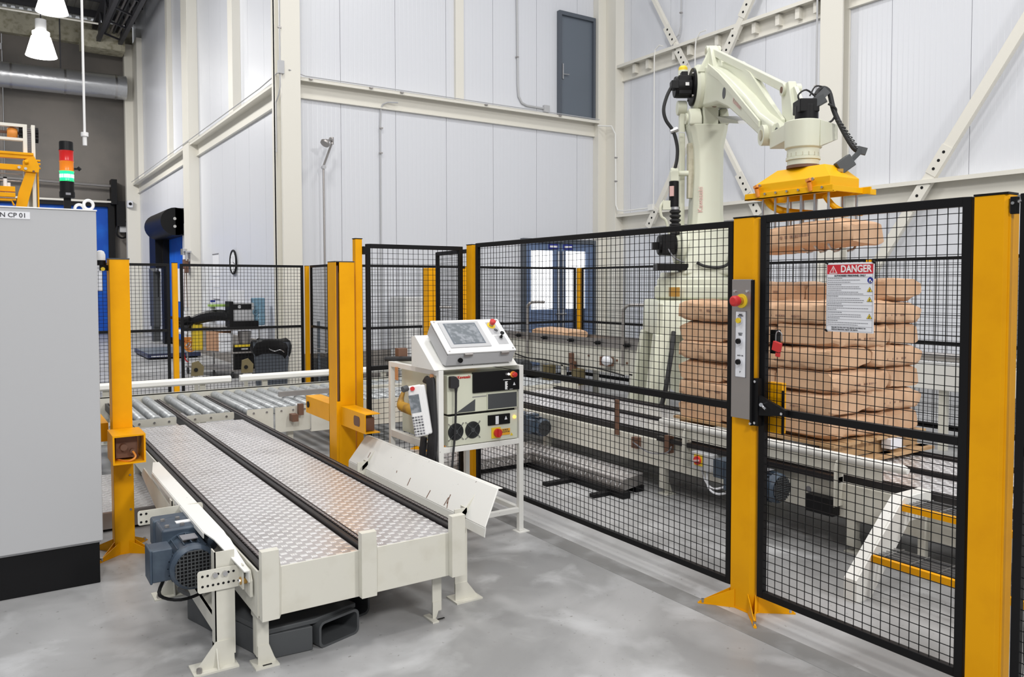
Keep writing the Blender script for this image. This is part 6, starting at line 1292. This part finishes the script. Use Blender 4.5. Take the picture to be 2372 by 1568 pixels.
for k in range(5): obj('service_pipe', MB().cyl((3.2+.12*k, 8, 10.05+.06*(k % 2)), (3.2+.12*k, 29.5, 10.05+.06*(k % 2)), .035, 8), 'dark_grey' if k % 2 else 'dull_steel', tr_)
obj('end_box', B(2.6, 3.9, 29.5, 30.3, 9.55, 10.1), 'dirty_cream', tr_)
cb_ = thing('crane_beam', 'dark roof beam crossing above the lamps with two hanging brackets', 'beam', (-4, 24, 10.2))
obj('beam', MB().box(-12, 3.0, 23.92, 24.08, 10.15, 10.30), 'dark_steel', cb_); obj('rod', MB().cyl((-12, 27.5, 9.75), (2.9, 27.5, 9.75), .03, 8), 'cream_steel', cb_)
for x in (.95, 1.75): obj('bracket', MB().prism([(x-.2, 24, 10.15), (x+.2, 24, 10.15), (x+.12, 24, 9.55), (x-.12, 24, 9.55)], (0, .15, 0)), 'dark_steel', cb_)
for x in (.35, -1.2): 
    pd_ = thing('wall_downpipe', 'grey downpipe on the concrete end wall behind the lamp' if x > 0 else 'grey downpipe on the concrete end wall at the left edge', 'pipe', (x, 30.9, 5)); obj('pipe', MB().cyl((x, 30.9, 4.8), (x, 30.9, 10.2), .07, 10), 'plinth' if x > 0 else 'dark_steel', pd_); obj('band', MB().cyl((x, 30.9, 9.4), (x, 30.9, 9.6), .085, 10), 'paper', pd_)
eb = thing('control_box', 'grey wall box with a dark cable loop beside the far blue door', 'box', (3.98, 30.8, 4.0)); obj('box', B(3.76, 4.14, 30.55, 30.9, 3.55, 4.02), 'cabinet_grey', eb, bev=.01); obj('label_slot', B(3.86, 4.04, 30.54, 30.55, 3.9, 3.94), 'black', eb); obj('cable', MB().tube([(3.75, 30.6, 4.3), (3.7, 30.55, 3.9), (3.66, 30.55, 3.5), (3.8, 30.55, 3.35), (3.95, 30.6, 3.4), (3.95, 30.6, 3.55)], .03, 8, 4), 'black', eb)
cm = thing('security_camera', 'small white camera on the end column above the grey wall box', 'camera', (4.05, 30.1, 4.5)); obj('body', B(3.94, 4.12, 30.0, 30.18, 4.38, 4.62), 'paper', cm, bev=.02); obj('lens', MB().cyl((4.03, 30.0, 4.5), (4.03, 29.97, 4.5), .05, 12), 'black', cm)
pst = thing('door_bollard', 'dark grey door guard post on the left wall seen through the left mesh fence', 'post', (4.1, 25.6, 0)); obj('post', MB().prism([(4.0, 26.1, .45), (4.0, 25.5, .45), (4.0, 25.45, 2.1), (4.0, 26.2, 2.2)], (.2, 0, 0)).box(4.0, 4.2, 25.6, 25.9, 0, .45), 'dark_grey', pst)
hs_ = thing('hanging_pendant_switch', 'small red topped hand control hanging beside the blue left wall door', 'switch', (4.1, 24.9, 2.5)); obj('cord', MB().cyl((4.05, 24.95, 1.35), (4.05, 24.95, 2.3), .012, 6), 'black', hs_); obj('red_tag', B(4.0, 4.1, 24.85, 25.05, 2.25, 2.45), 'red', hs_)
